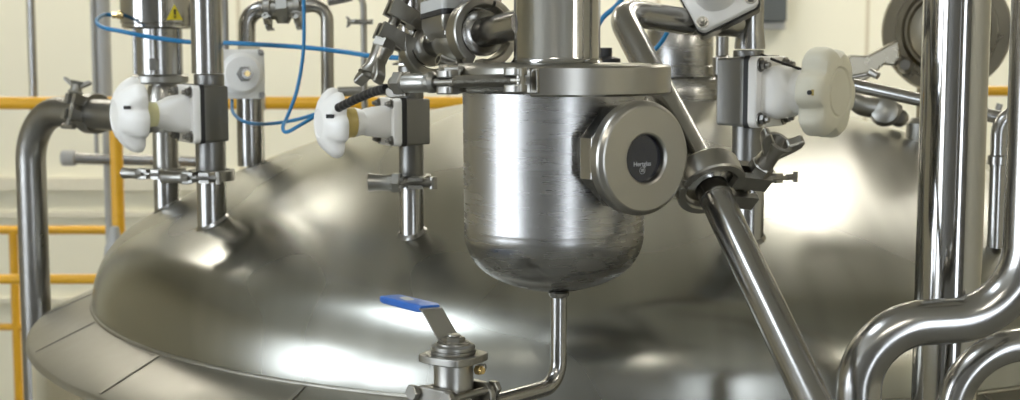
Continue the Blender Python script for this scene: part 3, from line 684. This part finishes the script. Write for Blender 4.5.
cyl(bm, bR-V((0, 0, hcl*.36)), bR+V((0, 0, hcl*.36)), .005, 16); obj('threaded_bolt', bm, M['satin'], K)
bm = bmesh.new(); q = pL+bd*.012
lathe(bm, q, bd, [(0, 0), (.0085, 0), (.0125, .004), (.0125, .010), (.0105, .012), (.0115, .014), (.0118, .05), (.0118, .052)], 32)
hexa(bm, q+bd*.048, q+bd*.064, .0155, up=(0, 0, 1)); lathe(bm, q, bd, [(0, .06), (.010, .066), (.008, .072), (0, .072)], 20)
bn = obj('barrel_nut', bm, M['cast'], K)
bm = bmesh.new(); prism(bm, [(-.017, -.004), (.010, -.006), (.018, -.002), (.018, .006), (.006, .010), (-.012, .006)], q+bd*.062+V((0, 0, -.012)), bd, (0, 0, 1), .009); obj('wing', bm, M['cast'], bn, bevel=.002)
# -------------------------- large tube on the lid
zl = zcl+hcl*.56+.0005
bm = bmesh.new(); RT = 43*uv; xt_ = at(557, 30, Yv).x
lathe(bm, (xt_, Yv, zl), (0, 0, 1), [(0, 0), (RT+.004, 0), (RT+.0015, .003), (RT, .006), (RT, .62), (0, .62)], 96)
obj('large_tube', bm, M['tube'], label='wide mirror-polished vertical tube standing on the lid of the filter vessel', cat='pipe', angle=50)
# -------------------------- side branch: tube, clamps, block valve (photo x 400-520, y 0-75)
Abr = at(513, 26, 1.80); Bbr = at(426, 44, 2.0); ab = (Bbr-Abr).normalized(); Lb = (Bbr-Abr).length
C1 = Abr+ab*(Lb*.40); C1 = at(483, 31, 1.873); ab = (C1-Abr).normalized(); ab = (at(426, 46, 2.02)-Abr).normalized()
C1 = Abr+ab*.083; C2 = Abr+ab*.235
bm = bmesh.new(); cyl(bm, Abr-ab*.03, C1-ab*.001, .0190, 32); lathe(bm, C1-ab*.001, -ab, [(0, 0), (.030, 0), (.030, .003), (.020, .004), (.0165, .007)], 40)
obj('branch_pipe', bm, M['pipe'], label='short stub pipe joining the clamp ring to the wide polished tube', cat='pipe')
clamp('large round clamp seen face-on left of the wide polished tube', C1, ab, .046, (-.4, 0, -1), (-1, 0, 0), w=.026, bar=.03, nr=.008, mat='satin')
I = thing('block_valve', 'steel block valve with a pale top and black gasket, at top edge', 'valve', C1.lerp(C2, .5)-V((0, 0, .02)))
cv = C1.lerp(C2, .5); side = V((0, 0, 1)).cross(ab).normalized()
bm = bmesh.new(); cyl(bm, C1+ab*.001, C2-ab*.001, .0165, 32)
lathe(bm, C1+ab*.001, ab, [(0, 0), (.030, 0), (.030, .003), (.020, .004), (.0165, .007)], 40); lathe(bm, C2-ab*.001, -ab, [(0, 0), (.030, 0), (.030, .003), (.020, .004), (.0165, .007)], 40)
lathe(bm, cv-ab*.04, ab, [(.0165, 0), (.027, .02), (.029, .04), (.027, .06), (.0165, .08)], 32)
zg_ = zz(17, cv.y); zq = V((0, 0, 1))
top = V((cv.x, cv.y, zg_))
loft(bm, [rsq(cv, ab, side, .024, .024, .008), rsq(top-zq*.03, ab, side, .028, .028, .008), rsq(top-zq*.012, ab, side, .036, .036, .008), rsq(top, ab, side, .036, .036, .008)])
obj('valve_body', bm, M['satin'], I, bevel=.001)
bm = bmesh.new(); loft(bm, [rsq(top, ab, side, .037, .037, .008), rsq(top+zq*.007, ab, side, .037, .037, .008)]); obj('gasket', bm, M['rubber'], I)
bm = bmesh.new(); loft(bm, [rsq(top+zq*.007, ab, side, .037, .037, .008), rsq(top+zq*.022, ab, side, .037, .037, .008), rsq(top+zq*.024, ab, side, .026, .026, .008), rsq(top+zq*.08, ab, side, .022, .022, .010)]); obj('bonnet', bm, M['lightgrey'], I)
for sx in (-1, 1):
    for sy in (-1, 1):
        p = top+ab*sx*.028+side*sy*.028
        bolt_head(I, p+zq*.022, zq, .0045)
        bm = bmesh.new(); hexa(bm, p-zq*.021, p-zq*.012, .0058); cyl(bm, p-zq*.026, p-zq*.02, .003, 12); obj('nut', bm, M['satin'], I)
# second clamp with long winged nut
clamp('clamp with a long flared wing nut hanging down left of the block valve', C2, ab, .046, (-.92, -.1, .42), (-.3, -.3, -1), w=.024, bar=.054, nr=.0150, wings=True, wd=V((.5, -.8, .0)), mat='satin', shift=-.004, lug=1.2)
bm = bmesh.new(); e1 = C2+ab*.001; 
lathe(bm, e1, ab, [(0, 0), (.030, 0), (.030, .003), (.020, .004), (.0165, .007), (.0165, .012)], 40)
sweep(bm, fillet([e1+ab*.006, e1+ab*.05, e1+ab*.05+V((0, 0, .25))], .03, 10), .0165, 28)
obj('branch_pipe', bm, M['pipe'], label='pipe turning upward behind the block valve', cat='pipe')
# tube linking the middle valve upward
xm, ym = x4, y4; z0_ = zz(66, y4)
bm = bmesh.new(); lathe(bm, (xm, ym, z0_+.0015), (0, 0, 1), [(0, 0), (r4*1.5, 0), (r4*1.5, .003), (r4*1.1, .0065), (r4, .0065), (r4, .45), (0, .45)], 40)
obj('vertical_pipe', bm, M['pipe'], label='pipe going up from the slim-nozzle valve behind the block valve', cat='pipe')
# -------------------------- drain pipe and ball valve
zdr = zz(382, 1.76)
Jx = V((xd, Yd, zdr)); 
dv_ = (at(450, 408, 1.60)-Jx); dv_.z = 0; dv_.normalize()
ztop = zbot+.0045
P_end = Jx+dv_*.140
bm = bmesh.new(); sweep(bm, fillet([V((xd, Yd, ztop-.0)), Jx, P_end], .030, 14), rd, 28)
lathe(bm, (xd, Yd, ztop-.001), (0, 0, -1), [(rd, -.002), (rd+.003, 0), (rd+.002, .004), (rd, .006)], 28)
obj('drain_pipe', bm, M['pipe'], label='slim drain pipe bending from under the filter vessel to the ball valve', cat='pipe')
Bv = thing('ball_valve', 'cast steel ball valve with blue-gripped lever handle', 'valve', P_end+dv_*.05-V((0, 0, .04)))
bc = P_end+dv_*.047; sd_ = V((0, 0, 1)).cross(dv_).normalized()
if sd_.y > 0: sd_ = -sd_      # sd_ looks at the camera
zp = zz(357, bc.y)             # pad height
bm = bmesh.new(); lathe(bm, bc-dv_*.024, dv_, [(0, 0), (.024, 0), (.0285, .004), (.030, .024), (.0285, .044), (.024, .048), (0, .048)], 40)
lathe(bm, V((bc.x, bc.y, bc.z)), (0, 0, 1), [(.026, 0), (.025, .018), (.0225, .030), (.0225, zp-bc.z-.004), (.0, zp-bc.z-.004)], 32)
body = obj('valve_body', bm, M['cast'], Bv, angle=45)
for k in (-1, 1):
    bm = bmesh.new(); p = bc+dv_*k*.024
    loft(bm, [rsq(p, sd_, zq, .035, .035, .016), rsq(p+dv_*k*.010, sd_, zq, .035, .035, .016)]); lathe(bm, p+dv_*k*.01, dv_*k, [(.020, 0), (.015, .008), (.0135, .018), (0, .018)], 32)
    obj('end_flange', bm, M['cast'], Bv, bevel=.002)
for a_ in (-1, 1):
    for c_ in (-1, 1):
        p = bc+sd_*a_*.027+zq*c_*.027
        bm = bmesh.new(); cyl(bm, p-dv_*.038, p+dv_*.038, .0042, 16); obj('tie_bolt', bm, M['satin'], Bv)
        bm = bmesh.new(); hexa(bm, p-dv_*.042, p-dv_*.034, .0095); obj('nut', bm, M['cast'], Bv); bm = bmesh.new(); hexa(bm, p+dv_*.034, p+dv_*.042, .0095); obj('nut', bm, M['cast'], Bv)
# mounting pad (rhombic)
hx = V((-.30, .955, 0)).normalized() 
bm = bmesh.new(); pd = V((bc.x, bc.y, zp))
X1 = V((cos(radians(8)), sin(radians(8)), 0)); Y1 = V((-X1.y, X1.x, 0))
o = []
for k in range(48):
    a_ = 2*pi*k/48; c_, s_ = cos(a_), sin(a_); n_ = 1.35
    o.append((.037*abs(c_)**(2/n_)*(1 if c_ > 0 else -1), .037*abs(s_)**(2/n_)*(1 if s_ > 0 else -1)))
o = [(x*1.06, y*1.06) for x, y in o]
prism(bm, o, pd, X1, Y1, .009); obj('mounting_pad', bm, M['cast'], Bv, bevel=.0015)
bm = bmesh.new()
lathe(bm, pd+zq*.0046, (0, 0, 1), [(0, 0), (.025, 0), (.0255, .0012), (.0255, .0035), (.0235, .0045), (.0235, .0055), (.0245, .0062), (.0245, .0085), (.0225, .010), (.019, .0105), (.019, .0125), (.0, .0125)], 48)
obj('gland_washers', bm, M['cast'], Bv)
bm = bmesh.new(); hexa(bm, pd+zq*.0165, pd+zq*.0235, .0135); cyl(bm, pd+zq*.0235, pd+zq*.0262, .008, 20, ch=.001); obj('stem_nut', bm, M['satin'], Bv)
# lever: cranked strip in the plane running up to the left
hd = V((-.43, .90, 0)).normalized(); hw_ = V((-hd.y, hd.x, 0)); base = pd+zq*.0175
def strip(bm, pts, w, th):
    secs = []
    for i, p in enumerate(pts):
        a_ = pts[max(0, i-1)]; b2 = pts[min(len(pts)-1, i+1)]; tn = (b2-a_).normalized(); nn = tn.cross(hw_).normalized()
        ww = w(i/(len(pts)-1)) if callable(w) else w
        secs.append([p+hw_*ww+nn*th, p-hw_*ww+nn*th, p-hw_*ww-nn*th, p+hw_*ww-nn*th])
    loft(bm, secs)
Pz = zz(307, (pd+hd*.045).y)-base.z
k1 = base+hd*.012; k2 = at(433, 307.5, (pd+hd*.03).y); k2 = V((base.x, base.y, base.z))+hd*.026+V((-.014, 0, 0))+zq*(Pz); k3 = k2+hd*.010+zq*.0005; k4 = k2+hd*.090+V((-.020, 0, 0))+zq*.000
bm = bmesh.new(); strip(bm, fillet([base-hd*.012, k1, k2, k3], [.006, .004], 5), .0130, .0013); lev = obj('lever', bm, M['cast'], Bv, bevel=.0005)
bm = bmesh.new(); secs = []
for f, w_, h_ in ((0, .0122, .0034), (.05, .0135, .0046), (.5, .0135, .0046), (.9, .0132, .0044), (.98, .011, .0036), (1, .008, .002)):
    p = k3.lerp(k4, f)-hd*.004; tn = (k4-k3).normalized(); nn = tn.cross(hw_).normalized()
    secs.append(rsq(p, hw_, nn, w_, h_, .0022, 4))
loft(bm, secs); gr = obj('grip', bm, M['grip'], Bv, label='blue plastic grip', angle=50)
nn = (k4-k3).normalized().cross(hw_).normalized(); 
if nn.z < 0: nn = -nn
bm = bmesh.new(); pc_ = k3.lerp(k4, .5)+nn*.0044; loft(bm, [rsq(pc_, hd, hw_, .013, .006, .005), rsq(pc_+nn*.0006, hd, hw_, .012, .005, .004)]); obj('emblem', bm, M['rivet'], gr)
bm = bmesh.new(); ps_ = pd+sd_*.012+V((.017, 0, -.0125)); hexa(bm, ps_, ps_+sd_*.008, .0055); cyl(bm, ps_+sd_*.008, ps_+sd_*.010, .004, 16); obj('brass_screw', bm, M['brass'], Bv)
bm = bmesh.new(); ps_ = pd+sd_*.008+V((.022, 0.004, -.012)); hexa(bm, ps_, ps_+V((.008, -.003, 0)), .005); obj('plug', bm, M['dark'], Bv)
bm = bmesh.new(); q = bc+dv_*.053
cyl(bm, q, q+dv_*.5, rd, 24); obj('drain_pipe', bm, M['pipe'], label='pipe leaving the ball valve downstream below the picture edge', cat='pipe')
# raised cast characters on the front edge of the pad
nE = (X1-Y1).normalized(); bm = text_mesh('L 15-17', .0066); place_text(bm, pd+(X1-Y1)*.0222*1.06+nE*.0004, nE); obj('cast_lettering', bm, M['satin'], Bv)
# -------------------------- domed port behind the sloping pipe
Yp = 3.0; up_ = mpp(Yp); xp = at(680, 60, Yp).x
P = thing('port_housing', 'squat round steel housing on the tank crown behind the sloping pipe', 'vessel', (xp, Yp, on_dome(xp, Yp)))
zf = zz(75, Yp)
bm = bmesh.new(); lathe(bm, (xp, Yp, zf), (0, 0, 1), [(46*up_, -.13), (44*up_, -.05), (42*up_, -.03), (40*up_, -.012), (37*up_, -.003), (0, -.003)], 64); obj('lower_bell', bm, M['vessel'], P, angle=60)
bm = bmesh.new(); lathe(bm, (xp, Yp, zf), (0, 0, 1), [(0, -.003), (37.5*up_, -.003), (37.5*up_, .001), (34*up_, .001), (34*up_, .018), (33*up_, .02), (33*up_, .09), (30*up_, .1), (0, .1)], 64); obj('upper_drum', bm, M['vessel'], P)
# black joint things beside
q = at(722, 62, 2.75); bm = bmesh.new(); cyl(bm, V((q.x, q.y, zz(95, q.y))), V((q.x, q.y, zz(35, q.y))), .012, 20); lathe(bm, V((q.x, q.y, zz(66, q.y))), (0, 0, 1), [(.012, -.02), (.018, -.016), (.018, .016), (.012, .02)], 24)
z_ = on_dome(q.x, q.y); cyl(bm, V((q.x, q.y, z_)), V((q.x, q.y, zz(95, q.y))), .009, 16); obj('vent_pipe', bm, M['dark'], label='dark slim vent pipe between the round housing and the right valve', cat='pipe')
q = at(606, 60, 2.4); bm = bmesh.new(); lathe(bm, V((q.x, q.y, zz(66, 2.4))), (0, 0, 1), [(0, -.2), (.016, -.2), (.016, .0), (.024, .002), (.024, .012), (.01, .016), (.01, .03), (0, .03)], 24); z_ = on_dome(q.x, q.y); cyl(bm, V((q.x, q.y, z_)), V((q.x, q.y, zz(66, 2.4)-.19)), .016, 24); obj('sensor_fitting', bm, M['rubber'], label='dark sensor fitting peeking out right of the wide polished tube', cat='sensor')
# -------------------------- sloping pipe with clamp
rs = .0195
E0 = at(688, 22, 2.16); E1 = at(618, 11, 2.05); E2 = at(708, 181, 1.735); dirS = (E2-E1).normalized(); 
E3 = at(835, 446, 1.47)
dirL = (E3-E2).normalized()
bm = bmesh.new(); sweep(bm, fillet([E0, E1, E2-dirL*.003], .065, 18), rs*1.0, 32)
obj('sloping_pipe', bm, M['pipe'], label='upper bent piece of the sloping pipe, from the top valve down behind the vessel clamp', cat='pipe')
bm = bmesh.new(); sweep(bm, [E2+dirL*.002, E2+dirL*.2, E3], rs*1.02, 40); lathe(bm, E2+dirL*.0015, dirL, [(0, 0), (rs*1.55, 0), (rs*1.55, .003), (rs*1.2, .005), (rs*1.03, .009), (rs*1.03, .024), (rs*1.06, .026), (rs*1.03, .028)], 40)
obj('sloping_pipe', bm, M['pipe'], label='straight polished pipe sloping down to the bottom edge, below its clamp', cat='pipe')
clamp('clamp with upright wing nut joining the sloping pipe right of the sight glass', E2, dirL, .0435, (.87, .40, -.18), (.4, -.5, .75), w=.030, bar=.052, nr=.0135, wings=True, wd=V((1, .3, -.1)), mat='satin', shift=-.002, lug=1.3)
# -------------------------- right nozzle, clamp, valve
x5, y5 = .366, 2.21; r5 = 15.5*mpp(y5); zc5 = zz(176, y5)
nozzle(x5, y5, r5, zc5-.0012)
clamp('clamp on the nozzle under the right valve with large scalloped handwheel', (x5, y5, zc5), (0, 0, 1), r5*1.7, (.55, -.9, 0), (-1, 0, 0), w=.015, bar=.02, nr=.009, shift=0, bolt_extra=.03)
v5 = dvalve('diaphragm valve at right with large scalloped ivory handwheel facing right', x5-.004, y5, zc5+.0012, zz(91, y5), zz(50, y5), r5*.98, (.80, -.60, .0), .0535, .020, .056, .006, .069, .048, GV, wmat='white', cmat='white', wheelmat='ivory', cup=False, rot=.1, hub=.6, back=.03, collar_r=.62, fat=1.2)
O5, g5, b5, t5, hw5 = v5
tn = -t5 if t5.y > 0 else t5
pp = g5+b5*.046*.55+tn*.0655+V((0, 0, .002)); bm = bmesh.new(); box(bm, pp, (.024, .009, .005), X=b5, Z=tn); pk = obj('pocket', bm, M['amber'], hw5, bevel=.001)
bm = bmesh.new(); cyl(bm, pp+tn*.0015+b5*.006, pp+tn*.005+b5*.006, .0034, 16); obj('screw', bm, M['rubber'], pk)
# cable on top of it
pc0 = g5-b5*.045+V((0, 0, .030)); 
bm = bmesh.new(); sweep(bm, smooth([V((x5+.012, y5-.02, zz(57, y5)+.004)), pc0+V((-.01, 0, .016)), g5+b5*.004+V((0, 0, .028))], 12), .0022, 12); obj('cable', bm, M['rubber'], label='thin black cable over the bonnet of the right valve', cat='cable')
# tube above it
xu = at(748, 0, y5).x
Q = thing('diaphragm_valve', 'diaphragm valve at the top edge, white square bonnet tilted towards the viewer', 'valve', at(720, 20, 2.19), GV)
zt5 = zz(50, y5)
bm = bmesh.new(); lathe(bm, (x5-.002, y5, zt5+.0015), (0, 0, 1), [(0, 0), (r5*.98, 0), (r5*.98, .006), (r5*.92, .02), (r5*.86, .035), (r5*.84, .5), (0, .5)], 40)
obj('vertical_pipe', bm, M['pipe'], label='vertical pipe above the right valve, running out of the picture', cat='pipe')
bb = V((-.18, -.93, .30)).normalized(); cQ = at(716, -6, 2.155); tQ = V((0, 0, 1)).cross(bb).normalized(); zQ = bb.cross(tQ)
ro = radians(28); tq = tQ*cos(ro)+zQ*sin(ro); zq2 = zQ*cos(ro)-tQ*sin(ro); fq = .050
bm = bmesh.new(); cyl(bm, at(690, 22, 2.165), V((x5-.002-r5*.8, y5, zz(24, y5))), rs*1.02, 32)
loft(bm, [rsq(cQ-bb*.055, tq, zq2, .022, .022, .01), rsq(cQ-bb*.03, tq, zq2, .04, .04, .01), rsq(cQ-bb*.02, tq, zq2, fq, fq, .008), rsq(cQ-bb*.0, tq, zq2, fq, fq, .008)]); obj('valve_body', bm, M['satin'], Q, bevel=.001)
bm = bmesh.new(); loft(bm, [rsq(cQ, tq, zq2, fq*1.01, fq*1.01, .01), rsq(cQ+bb*.007, tq, zq2, fq*1.01, fq*1.01, .01)]); obj('gasket', bm, M['rubber'], Q)
bm = bmesh.new(); loft(bm, [rsq(cQ+bb*.007, tq, zq2, fq*.98, fq*.98, .012), rsq(cQ+bb*.019, tq, zq2, fq*.98, fq*.98, .012), rsq(cQ+bb*.021, tq, zq2, fq*.94, fq*.94, .012)])
lathe(bm, cQ+bb*.02, bb, [(.034, 0), (.030, .02), (.027, .05), (0, .05)], 40); obj('bonnet', bm, M['white'], Q)
for a_ in (-1, 1):
    for c_ in (-1, 1): bolt_head(Q, cQ+bb*.021+tq*a_*fq*.78+zq2*c_*fq*.74, bb, .006)
# -------------------------- big pipe right and its neighbours
xR = at(957, 0, 1.85).x; rR = 32.5*mpp(1.85)
bm = bmesh.new(); cyl(bm, (xR, 1.85, 0), (xR, 1.85, ZC-.3), rR, 64); obj('large_pipe', bm, M['tube'], label='tall wide mirror-polished vertical pipe at right', cat='pipe')
Ys = 1.6; rS = 23.2*mpp(Ys)
xa_ = at(1032, 100, Ys).x; xb_ = at(858, 400, Ys).x
zaS, zbS = zz(317, Ys), zz(326, Ys)
bm = bmesh.new(); sweep(bm, fillet([V((xa_, Ys, 3.3)), V((xa_, Ys, zaS)), V((xb_, Ys, zbS)), V((xb_, Ys, .0))], [.085, .078], 20), rS, 40); obj('curved_pipe', bm, M['pipe'], label='thick S-shaped pipe crossing in front of the wide vertical pipe', cat='pipe')
Yq = 1.70; xc_ = at(953, 400, Yq).x
bm = bmesh.new(); sweep(bm, fillet([V((xc_, Yq, .0)), V((xc_, Yq, zz(350, Yq))), V((at(1080, 335, Yq).x, Yq, zz(340, Yq)))], .085, 20), 17*mpp(Yq), 36); obj('curved_pipe', bm, M['pipe'], label='pipe arching to the right in the bottom right corner', cat='pipe')
# small hooked pipe between
Yh = 2.3; xh = at(998, 160, Yh).x
bm = bmesh.new(); sweep(bm, fillet([V((xh, Yh, on_dome(xh, Yh))), V((xh, Yh, zz(112, Yh))), V((xh+.12, Yh, zz(112, Yh)))], .035, 12), 7.8*mpp(Yh), 24); lathe(bm, V((xh, Yh, zz(165, Yh))), (0, 0, 1), [(7.8*mpp(Yh), 0), (10*mpp(Yh), .001), (10*mpp(Yh), .014), (7.8*mpp(Yh), .016)], 28); obj('hooked_pipe', bm, M['pipe'], label='slim hooked pipe seen in the gap right of the wide vertical pipe', cat='pipe')
# pipe from the right valve area to the right
pa, pb = at(848, 84, 2.42), at(1015, 121, 2.42)
bm = bmesh.new(); cyl(bm, pa, pb, 6.6*mpp(2.42), 28); d_ = (pb-pa).normalized(); obj('slanting_pipe', bm, M['pipe'], label='slim pipe slanting down to the right behind the scalloped handwheel', cat='pipe')
HC = thing('pipe_clamp', 'small wing clamp at the end of the slim slanting pipe', 'pipe clamp', at(862, 78, 2.40))
bm = bmesh.new(); cyl(bm, pa-d_*.012, pa+d_*.006, .016, 24, ch=.002); obj('jaw', bm, M['cast'], HC)
bm = bmesh.new(); cyl(bm, at(852, 77, 2.39), at(876, 72, 2.39), .0035, 14); cyl(bm, at(870, 72, 2.385), at(878, 76, 2.375), .006, 16); obj('bolt', bm, M['satin'], HC)
# round hatch
Yo = 3.0; uo = mpp(Yo); hc = at(946, 31, Yo); hn = V((-.28, -.96, .05)).normalized(); RH = 62*uo
H = thing('round_hatch', 'round steel hatch cover standing on the tank behind the wide vertical pipe', 'hatch', (hc.x, Yo+.05, on_dome(hc.x, Yo+.05)))
bm = bmesh.new(); lathe(bm, hc, hn, [(0, -.04), (RH*.9, -.04), (RH, -.03), (RH, .012), (RH*.97, .02), (RH*.80, .02), (RH*.78, .010), (RH*.70, .010), (RH*.64, .024), (RH*.60, .024), (RH*.56, .008), (RH*.3, -.006), (0, -.01)], 72); obj('cover', bm, M['hatch'], H)
bm = bmesh.new(); q = hc-hn*.05; cyl(bm, (q.x, q.y+.02, on_dome(q.x, q.y+.02)-.01), (q.x, q.y+.02, hc.z), .05, 32); obj('neck', bm, M['hatch'], H)
hl = V((0, 0, 1)).cross(hn).normalized()
if hl.x > 0: hl = -hl
for (ca, cb, w_) in ((at(846, 62, 2.96), at(890, 56, 2.96), .022), ):
    bm = bmesh.new(); dd = (cb-ca); X_ = dd.normalized()
    prism(bm, [(-.004, -.030), (.012, -.036), (.05, -.020), (.075, .0), (.11, -.01), (.11, .045), (.08, .035), (.045, .022), (.01, .028), (-.004, .01)], ca+V((0, 0, -.015)), X_, (0, 0, 1), .028); obj('hinge_arm', bm, M['hatch'], H, bevel=.004)
for (px_, py_, R_) in ((905, 65, 8), (899, 118, 9)):
    q = at(px_, py_, 2.93); bm = bmesh.new(); lathe(bm, q, hn, [(0, -.03), (R_*uo, -.03), (R_*uo, .0), (R_*uo*.6, .01), (0, .01)], 24); obj('knob', bm, M['dark'], H)
sw = thing('swing_bolt', 'rounded cast hand knobs low on the dome behind the scalloped handwheel', 'knob', at(875, 118, 2.86))
bm = bmesh.new(); sweep(bm, smooth([at(850, 98, 2.85), at(862, 105, 2.85), at(880, 108, 2.85), at(900, 112, 2.85)], 8), lambda s: (7+4*sin(s*pi))*mpp(2.85), 20); obj('knob', bm, M['cast'], sw)
bm = bmesh.new(); q = at(885, 112, 2.84); lathe(bm, q, V((-.3, -.9, .3)), [(0, -.02), (.024, -.018), (.030, 0), (.026, .014), (.014, .020), (0, .02)], 28); obj('knob', bm, M['cast'], sw)
q = at(922, 118, 2.84); bm = bmesh.new(); lathe(bm, V((q.x, q.y, q.z-.03)), (0, 0, 1), [(.03, -.06), (.03, .02), (.02, .03), (0, .03)], 28); obj('knob', bm, M['cast'], sw)
# small dark elbow at (1000, 110)
bm = bmesh.new(); sweep(bm, fillet([at(985, 118, 2.8), at(996, 116, 2.8), at(1000, 104, 2.8)], .01, 6), .006, 14); obj('lever_hook', bm, M['dark'], label='small dark hooked lever in the gap beside the wide vertical pipe', cat='lever')
q0_, q1_ = at(930, 92, 4.4), at(1100, 92, 4.4); railing('railing', 'yellow rail end glimpsed under the round hatch at right', 4.4, [(91, 962, 1150)], [(1140, 91)], 5*mpp(4.4), 962, 1150)
# -------------------------- blue hoses
def hose(label, P, r=.0032):
    bm = bmesh.new(); sweep(bm, smooth([at(*p) for p in P], 12), r, 14); obj('blue_hose', bm, M['blue'], label=label, cat='hose', group='blue air hoses')
hose('blue hose looping from the actuator fitting across to the winged clamp', [(113.5, 15, y2-.03), (104, 15, 2.90), (97, 20, 2.82), (102, 27, 2.76), (125, 32, 2.72), (150, 37, 2.72), (190, 42, 2.72), (230, 43, 2.70), (300, 47, 2.6), (345, 52, 2.5), (372, 56, 2.42), (400, 58, 2.38)], .0042)
hose('blue hose hanging straight down in front of the background pipes then turning right', [(303, -20, 2.5), (304, 20, 2.5), (303, 55, 2.5), (297, 90, 2.5), (288, 115, 2.48), (283, 127, 2.45), (287, 132, 2.43), (302, 124, 2.42), (322, 113, 2.44), (345, 107, 2.44)])
hose('blue hose dipping from the bare-spindle valve to the slim handwheel', [(232, 100, 2.95), (233, 112, 2.85), (243, 121, 2.75), (262, 124, 2.65), (290, 121, 2.55), (318, 113, 2.46), (345, 100, 2.44)])
hose('blue hose crossing behind the top bend of the sloping pipe', [(640, -25, 2.5), (618, 4, 2.5), (600, 22, 2.5), (585, 60, 2.5)], .0045)
hose('short blue hose curve just right of the sloping pipe bend', [(672, 22, 2.5), (664, 38, 2.5), (654, 50, 2.5), (640, 58, 2.5)], .004)
hose('blue hose end sticking up above the winged clamp nut', [(410, -12, 2.2), (404, 2, 2.2), (398, 12, 2.2)], .003)
# ------------------------------------------------------------------ camera, world, view
cam = bpy.data.cameras.new('camera'); co = bpy.data.objects.new('camera', cam); C.objects.link(co)
co.location = (0, 0, CZ); co.rotation_euler = (pi/2-PITCH, 0, 0); cam.sensor_width = 36; cam.lens = 36*F/1020; cam.clip_start = .05
cam.dof.use_dof = True; cam.dof.focus_distance = 1.72; cam.dof.aperture_fstop = 8
bpy.context.scene.camera = co
w = bpy.data.worlds.new('world'); bpy.context.scene.world = w; w.use_nodes = True; w.node_tree.nodes['Background'].inputs[0].default_value = (.5, .55, .6, 1); w.node_tree.nodes['Background'].inputs[1].default_value = .1
vs = bpy.context.scene.view_settings; vs.view_transform = 'Standard'; vs.look = 'None'; vs.exposure = 0.5; vs.gamma = 1; vs.use_curve_mapping = False
